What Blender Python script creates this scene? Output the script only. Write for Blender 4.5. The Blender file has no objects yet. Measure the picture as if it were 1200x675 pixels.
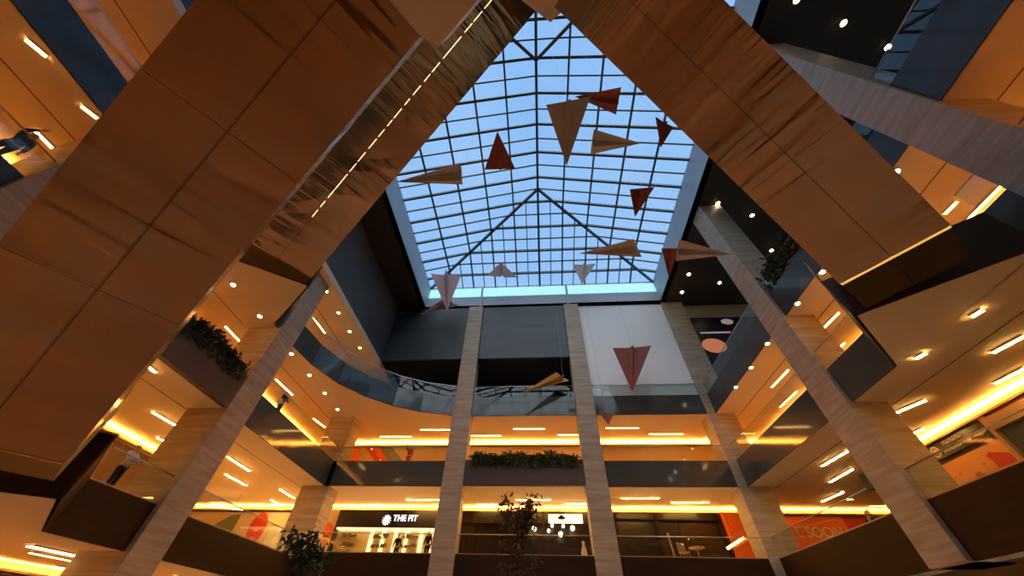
import bpy, bmesh, math, random
from mathutils import Vector, Matrix
random.seed(7)
C = bpy.context.scene.collection
SC = bpy.context.scene
PI = math.pi

# ------------------------------------------------------------------ camera
FPX = 397.4; CX, CY = 600.0, 337.5
def nrm(v): return v / v.length
_z = nrm(Vector((12, -370, FPX)))
_y = Vector((37, 428, FPX)); _y = nrm(_y - _z * _y.dot(_z))
_x = _y.cross(_z)
R = Matrix((_x, _y, _z))
def ray(px, py): return R @ Vector((px - CX, py - CY, FPX))
def onX(px, py, X): r = ray(px, py); return r * (X / r.x)
def onY(px, py, Y): r = ray(px, py); return r * (Y / r.y)
def onZ(px, py, Z): r = ray(px, py); return r * (Z / r.z)
cd = bpy.data.cameras.new('camera'); cam = bpy.data.objects.new('camera', cd); C.objects.link(cam)
cd.sensor_width = 36; cd.lens = FPX * 36 / 1200; cd.clip_start = 0.05; cd.clip_end = 500
rt, up, bk = R.col[0], -R.col[1], -R.col[2]
cam.matrix_world = Matrix(((rt.x, up.x, bk.x, 0), (rt.y, up.y, bk.y, 0), (rt.z, up.z, bk.z, 0), (0, 0, 0, 1)))
SC.camera = cam

# ------------------------------------------------------------------ materials
def mat(name, col, rough=0.6, metal=0.0, spec=0.5, emit=None, es=0.0, noise=None, bump=None, alpha=None):
    m = bpy.data.materials.new(name); m.use_nodes = True
    nt = m.node_tree; b = nt.nodes['Principled BSDF']
    b.inputs['Base Color'].default_value = (*col, 1); b.inputs['Roughness'].default_value = rough
    b.inputs['Metallic'].default_value = metal; b.inputs['Specular IOR Level'].default_value = spec
    if emit:
        b.inputs['Emission Color'].default_value = (*emit, 1); b.inputs['Emission Strength'].default_value = es
    tc = nt.nodes.new('ShaderNodeTexCoord')
    if noise:   # (scale vector, colour 2, detail, lo, hi)
        sv, c2, det, lo, hi = noise
        mp = nt.nodes.new('ShaderNodeMapping'); mp.inputs['Scale'].default_value = sv
        nz = nt.nodes.new('ShaderNodeTexNoise'); nz.inputs['Scale'].default_value = 1; nz.inputs['Detail'].default_value = det
        cr = nt.nodes.new('ShaderNodeValToRGB')
        cr.color_ramp.elements[0].position = lo; cr.color_ramp.elements[1].position = hi
        cr.color_ramp.elements[0].color = (*col, 1); cr.color_ramp.elements[1].color = (*c2, 1)
        nt.links.new(tc.outputs['Object'], mp.inputs[0]); nt.links.new(mp.outputs[0], nz.inputs[0])
        nt.links.new(nz.outputs['Fac'], cr.inputs[0]); nt.links.new(cr.outputs[0], b.inputs['Base Color'])
    if bump:    # (scale vector, strength, distance)
        sv, st, di = bump
        mp = nt.nodes.new('ShaderNodeMapping'); mp.inputs['Scale'].default_value = sv
        nz = nt.nodes.new('ShaderNodeTexNoise'); nz.inputs['Scale'].default_value = 1; nz.inputs['Detail'].default_value = 2
        bp = nt.nodes.new('ShaderNodeBump'); bp.inputs['Strength'].default_value = st; bp.inputs['Distance'].default_value = di
        nt.links.new(tc.outputs['Object'], mp.inputs[0]); nt.links.new(mp.outputs[0], nz.inputs[0])
        nt.links.new(nz.outputs['Fac'], bp.inputs['Height']); nt.links.new(bp.outputs[0], b.inputs['Normal'])
    return m
def glass_mat(name, tint, gloss=1.0, ior=1.5):
    m = bpy.data.materials.new(name); m.use_nodes = True; nt = m.node_tree; nt.nodes.clear()
    out = nt.nodes.new('ShaderNodeOutputMaterial'); mx = nt.nodes.new('ShaderNodeMixShader')
    tr = nt.nodes.new('ShaderNodeBsdfTransparent'); tr.inputs[0].default_value = (*tint, 1)
    gl = nt.nodes.new('ShaderNodeBsdfGlossy'); gl.inputs['Roughness'].default_value = 0.02
    gl.inputs[0].default_value = (gloss, gloss, gloss, 1)
    fr = nt.nodes.new('ShaderNodeFresnel'); fr.inputs[0].default_value = ior
    ge = nt.nodes.new('ShaderNodeNewGeometry'); mr = nt.nodes.new('ShaderNodeMapRange')
    mr.inputs['To Min'].default_value = ior; mr.inputs['To Max'].default_value = 1 / ior
    nt.links.new(ge.outputs['Backfacing'], mr.inputs['Value']); nt.links.new(mr.outputs['Result'], fr.inputs[0])
    nt.links.new(fr.outputs[0], mx.inputs[0]); nt.links.new(tr.outputs[0], mx.inputs[1]); nt.links.new(gl.outputs[0], mx.inputs[2])
    nt.links.new(mx.outputs[0], out.inputs[0]); return m
def creased(m):      # sheet metal that buckles in patches: fine creases across the run where a slow noise is high
    nt = m.node_tree; b = nt.nodes['Principled BSDF']; old = b.inputs['Normal'].links[0].from_node
    tc = nt.nodes.new('ShaderNodeTexCoord')
    def nz(sv, det):
        mp = nt.nodes.new('ShaderNodeMapping'); mp.inputs['Scale'].default_value = sv
        n = nt.nodes.new('ShaderNodeTexNoise'); n.inputs['Scale'].default_value = 1; n.inputs['Detail'].default_value = det; n.inputs['Distortion'].default_value = 0.4
        nt.links.new(tc.outputs['Object'], mp.inputs[0]); nt.links.new(mp.outputs[0], n.inputs[0]); return n
    fine, slow = nz((4.2, 0.45, 0.5), 1), nz((0.35, 0.3, 0.3), 0)
    mr = nt.nodes.new('ShaderNodeMapRange'); mr.inputs['From Min'].default_value = 0.47; mr.inputs['From Max'].default_value = 0.62
    mu = nt.nodes.new('ShaderNodeMath'); mu.operation = 'MULTIPLY'
    nt.links.new(slow.outputs['Fac'], mr.inputs['Value']); nt.links.new(fine.outputs['Fac'], mu.inputs[0]); nt.links.new(mr.outputs['Result'], mu.inputs[1])
    bp = nt.nodes.new('ShaderNodeBump'); bp.inputs['Strength'].default_value = 0.9; bp.inputs['Distance'].default_value = 0.11
    nt.links.new(mu.outputs[0], bp.inputs['Height']); nt.links.new(old.outputs[0], bp.inputs['Normal']); nt.links.new(bp.outputs[0], b.inputs['Normal'])
def marble_mat():
    m = mat('travertine', (0.32, 0.245, 0.165), 0.55, noise=((0.5, 0.5, 5.0), (0.47, 0.385, 0.28), 6, 0.3, 0.7))
    nt = m.node_tree; b = nt.nodes['Principled BSDF']
    tc = nt.nodes.new('ShaderNodeTexCoord'); sp = nt.nodes.new('ShaderNodeSeparateXYZ')
    md = nt.nodes.new('ShaderNodeMath'); md.operation = 'MODULO'; md.inputs[1].default_value = 0.62
    lt = nt.nodes.new('ShaderNodeMath'); lt.operation = 'LESS_THAN'; lt.inputs[1].default_value = 0.014
    mix = nt.nodes.new('ShaderNodeMixRGB'); mix.inputs[2].default_value = (0.27, 0.22, 0.17, 1)
    ad = nt.nodes.new('ShaderNodeMath'); ad.operation = 'ADD'; ad.inputs[1].default_value = 100
    nt.links.new(tc.outputs['Object'], sp.inputs[0]); nt.links.new(sp.outputs[2], ad.inputs[0]); nt.links.new(ad.outputs[0], md.inputs[0])
    nt.links.new(md.outputs[0], lt.inputs[0]); nt.links.new(lt.outputs[0], mix.inputs[0])
    old = b.inputs['Base Color'].links[0].from_socket
    nt.links.new(old, mix.inputs[1]); nt.links.new(mix.outputs[0], b.inputs['Base Color']); return m
AMB = (1.0, 0.47, 0.08)
M = dict(
    soffit=mat('soffit_plaster', (0.76, 0.62, 0.42), 0.7, noise=((0.6, 0.6, 0.6), (0.80, 0.66, 0.46), 2, 0.3, 0.7)),
    seam=mat('soffit_joint', (0.10, 0.06, 0.03), 0.8),
    dark_ceiling=mat('dark_brown_ceiling', (0.018, 0.012, 0.009), 0.55),
    dark_wall=mat('dark_grey_wall', (0.072, 0.065, 0.060), 0.6, noise=((0.3, 0.3, 0.3), (0.092, 0.083, 0.078), 2, 0.3, 0.7)),
    black=mat('black_void', (0.006, 0.006, 0.007), 0.7),
    panel=mat('blue_black_panel', (0.05, 0.062, 0.068), 0.45, noise=((0.15, 0.5, 1.2), (0.065, 0.08, 0.09), 2, 0.4, 0.7)),
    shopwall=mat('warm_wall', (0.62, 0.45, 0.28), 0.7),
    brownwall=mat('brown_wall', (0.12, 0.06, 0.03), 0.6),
    stone_floor=mat('stone_floor', (0.70, 0.50, 0.31), 0.3, noise=((0.7, 0.7, 0.7), (0.78, 0.58, 0.38), 4, 0.3, 0.7)),
    brown=mat('brown_wood', (0.022, 0.009, 0.004), 0.6, 0, 0.15, noise=((0.8, 0.8, 8), (0.032, 0.014, 0.006), 4, 0.3, 0.7)),
    cap=mat('bronze_cap', (0.42, 0.25, 0.15), 0.4, 0.3),
    fascia=mat('dark_glass_fascia', (0.060, 0.070, 0.064), 0.08, 0.0, 0.6, noise=((0.2, 0.2, 0.2), (0.075, 0.086, 0.08), 2, 0.3, 0.7)),
    fascia_blue=mat('blue_glass_fascia', (0.05, 0.054, 0.056), 0.10, 0.0, 0.25),
    glass=glass_mat('clear_glass', (0.90, 0.94, 0.93), 0.65),
    roofglass=glass_mat('roof_glass', (0.93, 0.97, 1.0), 0.7),
    steel=mat('brushed_steel', (0.55, 0.5, 0.45), 0.3, 0.9),
    roofsteel=mat('slate_steel', (0.05, 0.085, 0.12), 0.5, 0.1),
    upstand=mat('pale_blue_grey_paint', (0.42, 0.50, 0.56), 0.5),
    bronze=mat('brushed_bronze', (0.49, 0.315, 0.155), 0.2, 0.95, noise=((0.5, 0.12, 0.5), (0.64, 0.41, 0.215), 2, 0.3, 0.7), bump=((1.6, 0.2, 0.5), 0.8, 0.16)),
    darkbronze=mat('dark_bronze', (0.045, 0.025, 0.014), 0.45, 0.4),
    rubber=mat('black_rubber', (0.015, 0.015, 0.016), 0.5),
    step=mat('ribbed_step', (0.2, 0.19, 0.18), 0.4, 0.7),
    marble=marble_mat(),
    lamp=mat('warm_lamp', (1, 0.9, 0.7), 0.5, emit=(1.0, 0.53, 0.14), es=20.0),
    lamplow=mat('warm_lamp_lower_storey', (1, 0.9, 0.7), 0.5, emit=(1.0, 0.53, 0.13), es=100.0),
    lampfill=mat('ground_floor_fill_lamp', (1, 0.9, 0.7), 0.5, emit=(1.0, 0.60, 0.22), es=26.0),
    lampdim=mat('warm_lamp_soft', (1, 0.9, 0.7), 0.5, emit=(1.0, 0.62, 0.25), es=4.0),
    cove=mat('amber_cove_lamp', (1, 0.8, 0.5), 0.5, emit=AMB, es=150.0),
    spot=mat('spot_lamp', (1, 0.9, 0.8), 0.5, emit=(1.0, 0.72, 0.42), es=30.0),
    cyan=mat('cyan_light_band', (0.6, 0.9, 1), 0.5, emit=(0.33, 0.74, 0.88), es=0.9),
    bulb=mat('globe_bulb', (1, 0.9, 0.8), 0.4, emit=(1.0, 0.75, 0.45), es=6.0),
    housing=mat('lamp_housing', (0.55, 0.42, 0.28), 0.5),
    white=mat('white_paper', (0.72, 0.72, 0.72), 0.6),
    banner=mat('white_banner_fabric', (0.86, 0.88, 0.88), 0.7),
    cream=mat('cream_paper', (0.50, 0.42, 0.38), 0.7, noise=((1.2, 1.2, 1.2), (0.54, 0.46, 0.41), 2, 0.3, 0.7)),
    red=mat('rust_red_paper', (0.25, 0.055, 0.035), 0.7, noise=((1.2, 1.2, 1.2), (0.30, 0.066, 0.042), 2, 0.3, 0.7)),
    hazepaper=mat('hazy_pink_paper', (0.40, 0.24, 0.24), 0.7),  # paleness of haze over the far planes is mixed into this colour
    gold=mat('ochre_paper', (0.62, 0.36, 0.10), 0.7),
    orange=mat('orange_print', (0.75, 0.14, 0.02), 0.6),
    orange2=mat('pale_orange_print', (0.75, 0.30, 0.10), 0.6),
    redprint=mat('red_print', (0.55, 0.04, 0.025), 0.6),
    greyprint=mat('grey_print', (0.20, 0.20, 0.19), 0.6),
    green=mat('dull_green_print', (0.16, 0.19, 0.11), 0.6),
    beigeprint=mat('beige_print', (0.66, 0.52, 0.38), 0.6),
    signwhite=mat('lit_white_sign', (1, 1, 1), 0.5, emit=(0.85, 0.85, 1.0), es=1.6),
    signwarm=mat('lit_cream_sign', (1, 1, 1), 0.5, emit=(1.0, 0.82, 0.5), es=1.3),
    palesign=mat('pale_sign_lettering', (0.62, 0.52, 0.44), 0.6),
    litorange=mat('lit_orange_sign', (0.75, 0.3, 0.1), 0.6, emit=(0.8, 0.25, 0.12), es=0.45),
    litpale=mat('lit_pale_sign', (0.6, 0.5, 0.5), 0.6, emit=(0.6, 0.42, 0.42), es=0.35),
    edgereflect=mat('amber_edge_reflection', (1, .8, .4), 0.4, emit=(1.0, 0.52, 0.12), es=0.9),  # no lamp: glow painted for the cove's reflection on the escalator lip
    brass=mat('polished_brass', (0.85, 0.6, 0.25), 0.22, 0.95),
    signblack=mat('black_sign', (0.008, 0.006, 0.012), 0.35),
    shelf=mat('pale_shelf', (0.75, 0.6, 0.4), 0.5),
    shoplight=mat('shop_light', (1, 0.9, 0.7), 0.5, emit=(1.0, 0.66, 0.28), es=2.2),
    planter=mat('brown_grey_planter', (0.060, 0.045, 0.040), 0.55),
    leaf=mat('dark_leaf', (0.022, 0.045, 0.012), 0.55, noise=((3, 3, 3), (0.045, 0.075, 0.02), 2, 0.3, 0.7)),
    redleaf=mat('russet_leaf', (0.13, 0.055, 0.03), 0.55, noise=((3, 3, 3), (0.10, 0.075, 0.03), 2, 0.3, 0.7)),
    bark=mat('dark_bark', (0.05, 0.032, 0.02), 0.8),
    skin=mat('skin', (0.55, 0.33, 0.22), 0.5),
    hairdark=mat('dark_hair', (0.012, 0.009, 0.008), 0.5),
    hairlight=mat('fair_hair', (0.62, 0.42, 0.20), 0.5),
    jacketgrey=mat('grey_blue_cloth', (0.075, 0.08, 0.09), 0.8),
    clothwhite=mat('white_cloth', (0.70, 0.66, 0.62), 0.8),
    clothblack=mat('black_cloth', (0.012, 0.011, 0.012), 0.8),
    clothred=mat('red_cloth', (0.40, 0.03, 0.03), 0.8),
    eye=mat('dark_eye', (0.02, 0.012, 0.01), 0.2),
    wire=mat('thin_steel_wire', (0.25, 0.25, 0.26), 0.4, 0.8),
    wood=mat('light_wood', (0.50, 0.30, 0.13), 0.5),
)

creased(M['bronze'])
# ------------------------------------------------------------------ mesh helpers
def BM(): return bmesh.new()
def bx(bm, x0, y0, z0, x1, y1, z1, mtx=None):
    vs = [bm.verts.new((x, y, z)) for z in (z0, z1) for (x, y) in ((x0, y0), (x1, y0), (x1, y1), (x0, y1))]
    for f in ((0, 3, 2, 1), (4, 5, 6, 7), (0, 1, 5, 4), (1, 2, 6, 5), (2, 3, 7, 6), (3, 0, 4, 7)):
        bm.faces.new([vs[i] for i in f])
    if mtx:
        for v in vs: v.co = mtx @ v.co
def prism(bm, poly, z0, z1):
    lo = [bm.verts.new((p[0], p[1], z0)) for p in poly]; hi = [bm.verts.new((p[0], p[1], z1)) for p in poly]
    bm.faces.new(lo[::-1]); bm.faces.new(hi); n = len(poly)
    for i in range(n): bm.faces.new((lo[i], lo[(i + 1) % n], hi[(i + 1) % n], hi[i]))
    bmesh.ops.recalc_face_normals(bm, faces=bm.faces)
def slabpoly(bm, pts, off):          # planar polygon of 3-D points given thickness along `off`
    a = [bm.verts.new(p) for p in pts]; b = [bm.verts.new(Vector(p) + Vector(off)) for p in pts]; n = len(pts)
    fs = [bm.faces.new(a), bm.faces.new(b[::-1])]
    for i in range(n): fs.append(bm.faces.new((a[i], b[i], b[(i + 1) % n], a[(i + 1) % n])))
    bmesh.ops.recalc_face_normals(bm, faces=fs)
def tube(bm, pts, r, seg=8, r1=None):
    pts = [Vector(p) for p in pts]; rings = []; n = len(pts)
    for i, p in enumerate(pts):
        d = (pts[min(i + 1, n - 1)] - pts[max(i - 1, 0)]).normalized()
        a = d.cross(Vector((0, 0, 1)) if abs(d.z) < 0.95 else Vector((1, 0, 0))).normalized(); b = d.cross(a)
        rr = r if r1 is None else r + (r1 - r) * i / (n - 1)
        rings.append([bm.verts.new(p + a * math.cos(2 * PI * k / seg) * rr + b * math.sin(2 * PI * k / seg) * rr) for k in range(seg)])
    for i in range(n - 1):
        for k in range(seg):
            bm.faces.new((rings[i][k], rings[i][(k + 1) % seg], rings[i + 1][(k + 1) % seg], rings[i + 1][k]))
    bm.faces.new(rings[0][::-1]); bm.faces.new(rings[-1])
def bar(bm, a, b, w, h, upv=(0, 0, 1)):          # rectangular bar from a to b
    a, b = Vector(a), Vector(b); d = (b - a).normalized(); s = d.cross(Vector(upv)).normalized(); u = s.cross(d)
    vs = [bm.verts.new(p + s * sx * w / 2 + u * sy * h / 2) for p in (a, b) for sx, sy in ((-1, -1), (1, -1), (1, 1), (-1, 1))]
    for f in ((0, 3, 2, 1), (4, 5, 6, 7), (0, 1, 5, 4), (1, 2, 6, 5), (2, 3, 7, 6), (3, 0, 4, 7)): bm.faces.new([vs[i] for i in f])
def wallstrip(bm, path, z0, z1, th):             # vertical band along a plan path, thickness th to its left
    n = len(path); P = [Vector((p[0], p[1])) for p in path]; nr = []
    for i in range(n):
        d = (P[min(i + 1, n - 1)] - P[max(i - 1, 0)]).normalized(); nr.append(Vector((-d.y, d.x)) * th)
    for i in range(n - 1):
        q = [P[i], P[i + 1], P[i + 1] + nr[i + 1], P[i] + nr[i]]
        lo = [bm.verts.new((p.x, p.y, z0)) for p in q]; hi = [bm.verts.new((p.x, p.y, z1)) for p in q]
        bm.faces.new(lo[::-1]); bm.faces.new(hi)
        for k in range(4): bm.faces.new((lo[k], lo[(k + 1) % 4], hi[(k + 1) % 4], hi[k]))
    bmesh.ops.remove_doubles(bm, verts=bm.verts, dist=1e-5)
    seen = {}
    for f in list(bm.faces):
        k = tuple(sorted(v.index for v in f.verts))
    bmesh.ops.recalc_face_normals(bm, faces=bm.faces)
def obj(name, bm, m, parent=None, smooth=False, bevel=0, label=None, kind=None):
    me = bpy.data.meshes.new(name); bm.normal_update(); bm.to_mesh(me); bm.free()
    o = bpy.data.objects.new(name, me); C.objects.link(o)
    for x in (m if isinstance(m, (list, tuple)) else [m]): me.materials.append(x)
    if smooth:
        for p in me.polygons: p.use_smooth = True
    if bevel:
        b = o.modifiers.new('bevel', 'BEVEL'); b.width = bevel; b.segments = 2; b.limit_method = 'ANGLE'
    if parent is not None:
        o.parent = parent; o.matrix_parent_inverse = world_inv(parent)
    if label: o['label'] = label
    if kind: o['kind'] = kind
    return o
def world_mtx(o):
    m = Matrix.Translation(o.location) @ o.rotation_euler.to_matrix().to_4x4()
    if o.parent: m = world_mtx(o.parent) @ o.matrix_parent_inverse @ m
    return m
def world_inv(o): return world_mtx(o).inverted()
def tag(o, label, cat, group=None):
    o['label'] = label; o['category'] = cat
    if group: o['group'] = group
    return o
def thing(name, label, cat, loc=(0, 0, 0), group=None):
    o = bpy.data.objects.new(name, None); C.objects.link(o); o.location = loc; o.empty_display_size = 0.2
    return tag(o, label, cat, group)
def struct(name, bm, m, **k): return obj(name, bm, m, kind='structure', **k)
ORD = ['second', 'third', 'fourth', 'fifth', 'sixth', 'seventh', 'eighth', 'ninth', 'tenth']
NUM = {2: 'two', 3: 'three', 4: 'four', 5: 'five', 6: 'six', 7: 'seven', 8: 'eight', 9: 'nine', 10: 'ten', 11: 'eleven'}
def ordinal(i, n):
    if n == 1: return 'only'
    if i == 0: return 'leftmost'
    if i == n - 1: return 'rightmost'
    return ORD[i - 1] + ' from left'

# ------------------------------------------------------------------ levels
XL, XR, YB = -15.85, 14.4, 27.0
YN = -9.0
G = -1.5
L1b, L1t = 2.40, 4.20
K1b, K1t = 2.30, 3.86            # left gallery, lowest storey
L2b, L2t = 8.13, 9.87
L3b, L3t = 13.45, 15.15
L4b, TOP = 18.8, 26.0
ZF1, ZF2, ZF3 = 4.12, 9.80, 15.05
XWL, XWR, YWB = -23.9, 20.45, 32.4

# ---- the setting: ground, slabs, walls
b = BM(); bx(b, -34, YN - 1, G - 0.3, 34, 36, G); struct('floor', b, M['stone_floor'])
def slab(name, poly, z0, z1, m='soffit'):
    b = BM(); prism(b, poly, z0, z1); return struct(name, b, M[m])
e = 0.05
BAY_R = [(10.97, 9.34), (14.5, 12.5), (14.5, 6.5)]
BAY_L3 = [(-12.17, 11.85), (-15.95, 9.4), (-15.95, 14.9)]
c1 = onZ(72, 585, K1b); c1b = onZ(-60, 571, K1b)
BAY_L1 = [(c1.x, c1.y), (-15.95, 6.2), (-15.95, 12.15)]
slab('ceiling', [(-33, YN), (XL - e, YN), (XL - e, YWB + 1), (-33, YWB + 1)], K1b, K1t - 0.03)
slab('ceiling', [(XL - e, YB + e), (XR + e, YB + e), (XR + e, YWB + 1), (XL - e, YWB + 1)], L1b, L1t - 0.03)
slab('ceiling', [(XR + 0.75, YN), (33, YN), (33, YWB + 1), (XR + 0.75, YWB + 1)], L1b, L1t - 0.03, 'dark_ceiling')
slab('ceiling', [(XR + e, YN), (XR + 0.75, YN), (XR + 0.75, YWB + 1), (XR + e, YWB + 1)], L1b, L1t - 0.03, 'upstand')
slab('ceiling', [(-33, YN), (XL - e, YN), (XL - e, YWB + 1), (-33, YWB + 1)], L2b, L2t - 0.03)
slab('ceiling', [(XL - e, YB + e), (XR + e, YB + e), (XR + e, YWB + 1), (XL - e, YWB + 1)], L2b, L2t - 0.03)
slab('ceiling', [(XR + e, YN), (33, YN), (33, YWB + 1), (XR + e, YWB + 1)], L2b, L2t - 0.03)
ARC = [(-15.85, 17.0), (-15.6, 19.2), (-14.75, 21.6), (-13.25, 23.7), (-11.6, 25.1), (-9.6, 26.15), (-7.3, 26.8), (-6.4, 27.0)]
def offs(path, d):
    out = []; n = len(path)
    for i in range(n):
        a = Vector(path[max(i - 1, 0)]); c = Vector(path[min(i + 1, n - 1)]); t = (c - a).normalized()
        out.append((path[i][0] - t.y * d, path[i][1] + t.x * d))
    return out
arc_in = offs(ARC, e)
slab('ceiling', [(-25, YN), (XL - e, YN)] + arc_in + [(-6.4, YWB + 1), (-25, YWB + 1)], L3b, L3t - 0.03)
slab('ceiling', [(-6.4, YB + e), (XR + e, YB + e), (XR + e, YWB + 1), (-6.4, YWB + 1)], L3b, L3t - 0.03)
slab('ceiling', [(XR + e, YN), (25, YN), (25, YWB + 1), (XR + e, YWB + 1)], L3b, L3t - 0.03)
slab('ceiling', [(-25, YN), (-15.1, YN), (-15.1, YB), (-15.1, YWB + 1), (-25, YWB + 1)], L4b, L4b + 0.5)
# landings of the escalators, jutting out of the galleries
for (P, z0, z1) in ((BAY_L1, K1b, K1t - 0.03), (BAY_R, L2b, L2t - 0.03), (BAY_L3, L3b, L3t - 0.03)):
    slab('ceiling', P[:3], z0, z1)
# bridges above the camera
slab('ceiling', [(-1.71, 0.98), (-5.43, -1.55), (-5.43, YN), (5, YN), (5, -4.05)], L2b, L2t)
slab('ceiling', [(0.83, 1.2), (-6, -3.3), (-6, YN), (4.6, YN), (4.6, -1.3)], L3b, L3t)
# roof ceilings round the skylight
SX0, SX1, SY0, SY1 = -12.1, 13.9, -6.0, 27.0
for P in ([(SX1, YN), (26, YN), (26, 36), (SX1, 36)], [(-15.1, YN), (SX0, YN), (SX0, YB), (-15.1, YB)], [(SX0, YN), (SX1, YN), (SX1, SY0), (SX0, SY0)], [(-15.1, YB), (SX1, YB), (SX1, 33.4), (-15.1, 33.4)]):
    b = BM(); prism(b, P, TOP, TOP + 0.4); struct('ceiling', b, M['dark_ceiling'])
# outer walls
b = BM(); bx(b, -33.4, YN - 0.4, G, -33, 36, TOP); struct('wall_left', b, M['shopwall'])
b = BM(); bx(b, 33, YN - 0.4, G, 33.4, 36, TOP); struct('wall_right', b, M['dark_wall'])
b = BM(); bx(b, -33, YN - 0.4, G, 33, YN, TOP); struct('wall_rear', b, M['brownwall'])
b = BM(); bx(b, -33, 33.45, G, 33, 33.8, TOP); struct('wall_back', b, M['black'])
b = BM(); bx(b, -15.4, YN, L4b + 0.5, -15.1, YB + 0.3, TOP); struct('wall_left', b, M['dark_wall'])
def shopwall(name, box, m):
    b = BM(); bx(b, *box); return struct(name, b, M[m])
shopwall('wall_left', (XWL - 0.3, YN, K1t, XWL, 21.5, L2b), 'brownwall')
shopwall('wall_left', (-22.3, YN, L2t, -22.0, YWB, L3b), 'shopwall')
shopwall('wall_left', (-22.3, YN, L3t, -22.0, YWB, L4b), 'shopwall')
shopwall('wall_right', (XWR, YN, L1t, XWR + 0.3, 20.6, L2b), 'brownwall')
shopwall('wall_right', (XWR, YN, L2t, XWR + 0.3, YWB, L3b), 'shopwall')
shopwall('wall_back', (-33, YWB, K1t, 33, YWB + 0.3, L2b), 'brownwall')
shopwall('wall_back', (-22, YWB, L2t, XWR, YWB + 0.3, L3b), 'shopwall')
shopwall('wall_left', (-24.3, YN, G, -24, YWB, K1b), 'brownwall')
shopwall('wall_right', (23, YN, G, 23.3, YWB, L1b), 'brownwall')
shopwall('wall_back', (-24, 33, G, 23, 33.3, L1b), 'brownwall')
shopwall('wall_back', (15.95, 27.8, L3t, 33, 28.1, TOP), 'black')
shopwall('wall_back', (-15.1, 31.6, L3t, 14.3, 31.9, 19.3), 'black')
# black upper storey panels on the back wall
b = BM(); bx(b, -15.1, YB, 19.25, -6.9, YB + 0.25, TOP); struct('wall_back', b, M['panel'])
b = BM(); bx(b, -5.4, YB, 19.25, 3.35, YB + 0.25, TOP); struct('wall_back', b, M['panel'])
b = BM(); bx(b, 4.9, YB + 0.2, L3t, 13.8, YB + 0.4, TOP); struct('wall_back', b, M['dark_wall'])
b = BM(); bx(b, -15.1, YB + 0.3, 19.25, 3.35, 31.6, 19.5); struct('ceiling', b, M['black'])
# joints in the soffits
for x, z, y0, y1 in ((-17.9, L3b, YN, 14.8), (-17.9, L3b, 17.2, 30), (-17.9, L2b, YN, 30), (16.35, L2b, YN, 30), (16.35, L3b, YN, 30), (-17.6, L4b, YN, 26)):
    b = BM(); bx(b, x - 0.025, y0, z - 0.006, x + 0.025, y1, z + 0.01); struct('trim_1', b, M['seam'])

# ------------------------------------------------------------------ cove lamps
def cove(label, a, c, inward, z):
    t = thing('cove_light', label, 'cove light', a)
    b = BM(); bar(b, (a[0], a[1], z - 0.38), (c[0], c[1], z - 0.38), 0.30, 0.06); obj('housing', b, M['housing'], t)
    k = 0.135; b = BM(); bar(b, (a[0] + inward[0] * k, a[1] + inward[1] * k, z - 0.335), (c[0] + inward[0] * k, c[1] + inward[1] * k, z - 0.335), 0.03, 0.15); obj('lip', b, M['housing'], t)
    b = BM(); bar(b, (a[0], a[1], z - 0.32), (c[0], c[1], z - 0.32), 0.18, 0.06)
    obj('lamp', b, M['cove'], t); return t
cove('long amber cove light along the top of the back shopfronts', (-32, YWB - 0.16, L2b - 0.36), (32, YWB - 0.16, 0), (0, -1), L2b)
cove('long amber cove light along the back wall above the plant trough', (-20, YWB - 0.16, L3b - 0.36), (XWR - 0.4, YWB - 0.16, 0), (0, -1), L3b)
cove('amber cove light along the lower shops of the left gallery', (XWL + 0.16, YN + 1, L2b - 0.36), (XWL + 0.16, 21.5, 0), (1, 0), L2b)
cove('amber cove light at the wall of the left gallery above the hedge trough', (-21.84, YN + 1, L3b - 0.36), (-21.84, YWB - 0.4, 0), (1, 0), L3b)
cove('amber cove light at the topmost storey of the left gallery', (-21.84, YN + 1, L4b - 0.36), (-21.84, YB, 0), (1, 0), L4b)
cove('amber cove light above the black sign on the right gallery', (XWR - 0.16, YN + 1, L2b - 0.36), (XWR - 0.16, 20.6, 0), (-1, 0), L2b)
cove('amber cove light by the wall above the right escalator landing', (XWR - 0.16, YN + 1, L3b - 0.36), (XWR - 0.16, YWB - 0.4, 0), (-1, 0), L3b)
cove('amber cove light over the ground floor on the left', (-23.84, YN + 1, K1b - 0.36), (-23.84, YWB - 0.4, 0), (1, 0), K1b)
cove('amber cove light over the ground floor on the right', (22.84, YN + 1, L1b - 0.36), (22.84, YWB - 0.4, 0), (-1, 0), L1b)
cove('amber cove light over the ground floor at the back', (-20, 32.84, L1b - 0.36), (20, 32.84, 0), (0, -1), L1b)

# ------------------------------------------------------------------ strip lights and downlights
def strip(p, q, z, label, group, w=0.13, m='lamp'):
    a, c = onZ(*p, z), onZ(*q, z)
    t = thing('ceiling_strip_light', label, 'ceiling light', (a + c) / 2, group)
    b = BM(); bar(b, (a.x, a.y, z - 0.024), (c.x, c.y, z - 0.024), w + 0.06, 0.054); obj('housing', b, M['housing'], t)
    b = BM(); bar(b, (a.x, a.y, z - 0.055), (c.x, c.y, z - 0.055), w, 0.03); obj('diffuser', b, M['lamplow' if z == L2b else m], t)
def downlight(p, z, label, group, r=0.12, at=None):
    a = at if at is not None else onZ(*p, z)
    t = thing('downlight', label, 'ceiling light', (a[0], a[1], z), group)
    b = BM(); tube(b, [(a[0], a[1], z + 0.003), (a[0], a[1], z - 0.05)], r + 0.05, 16); obj('trim_ring', b, M['housing'], t)
    b = BM(); tube(b, [(a[0], a[1], z - 0.04), (a[0], a[1], z - 0.075)], r, 16); obj('lens', b, M['spot'], t)
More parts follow.
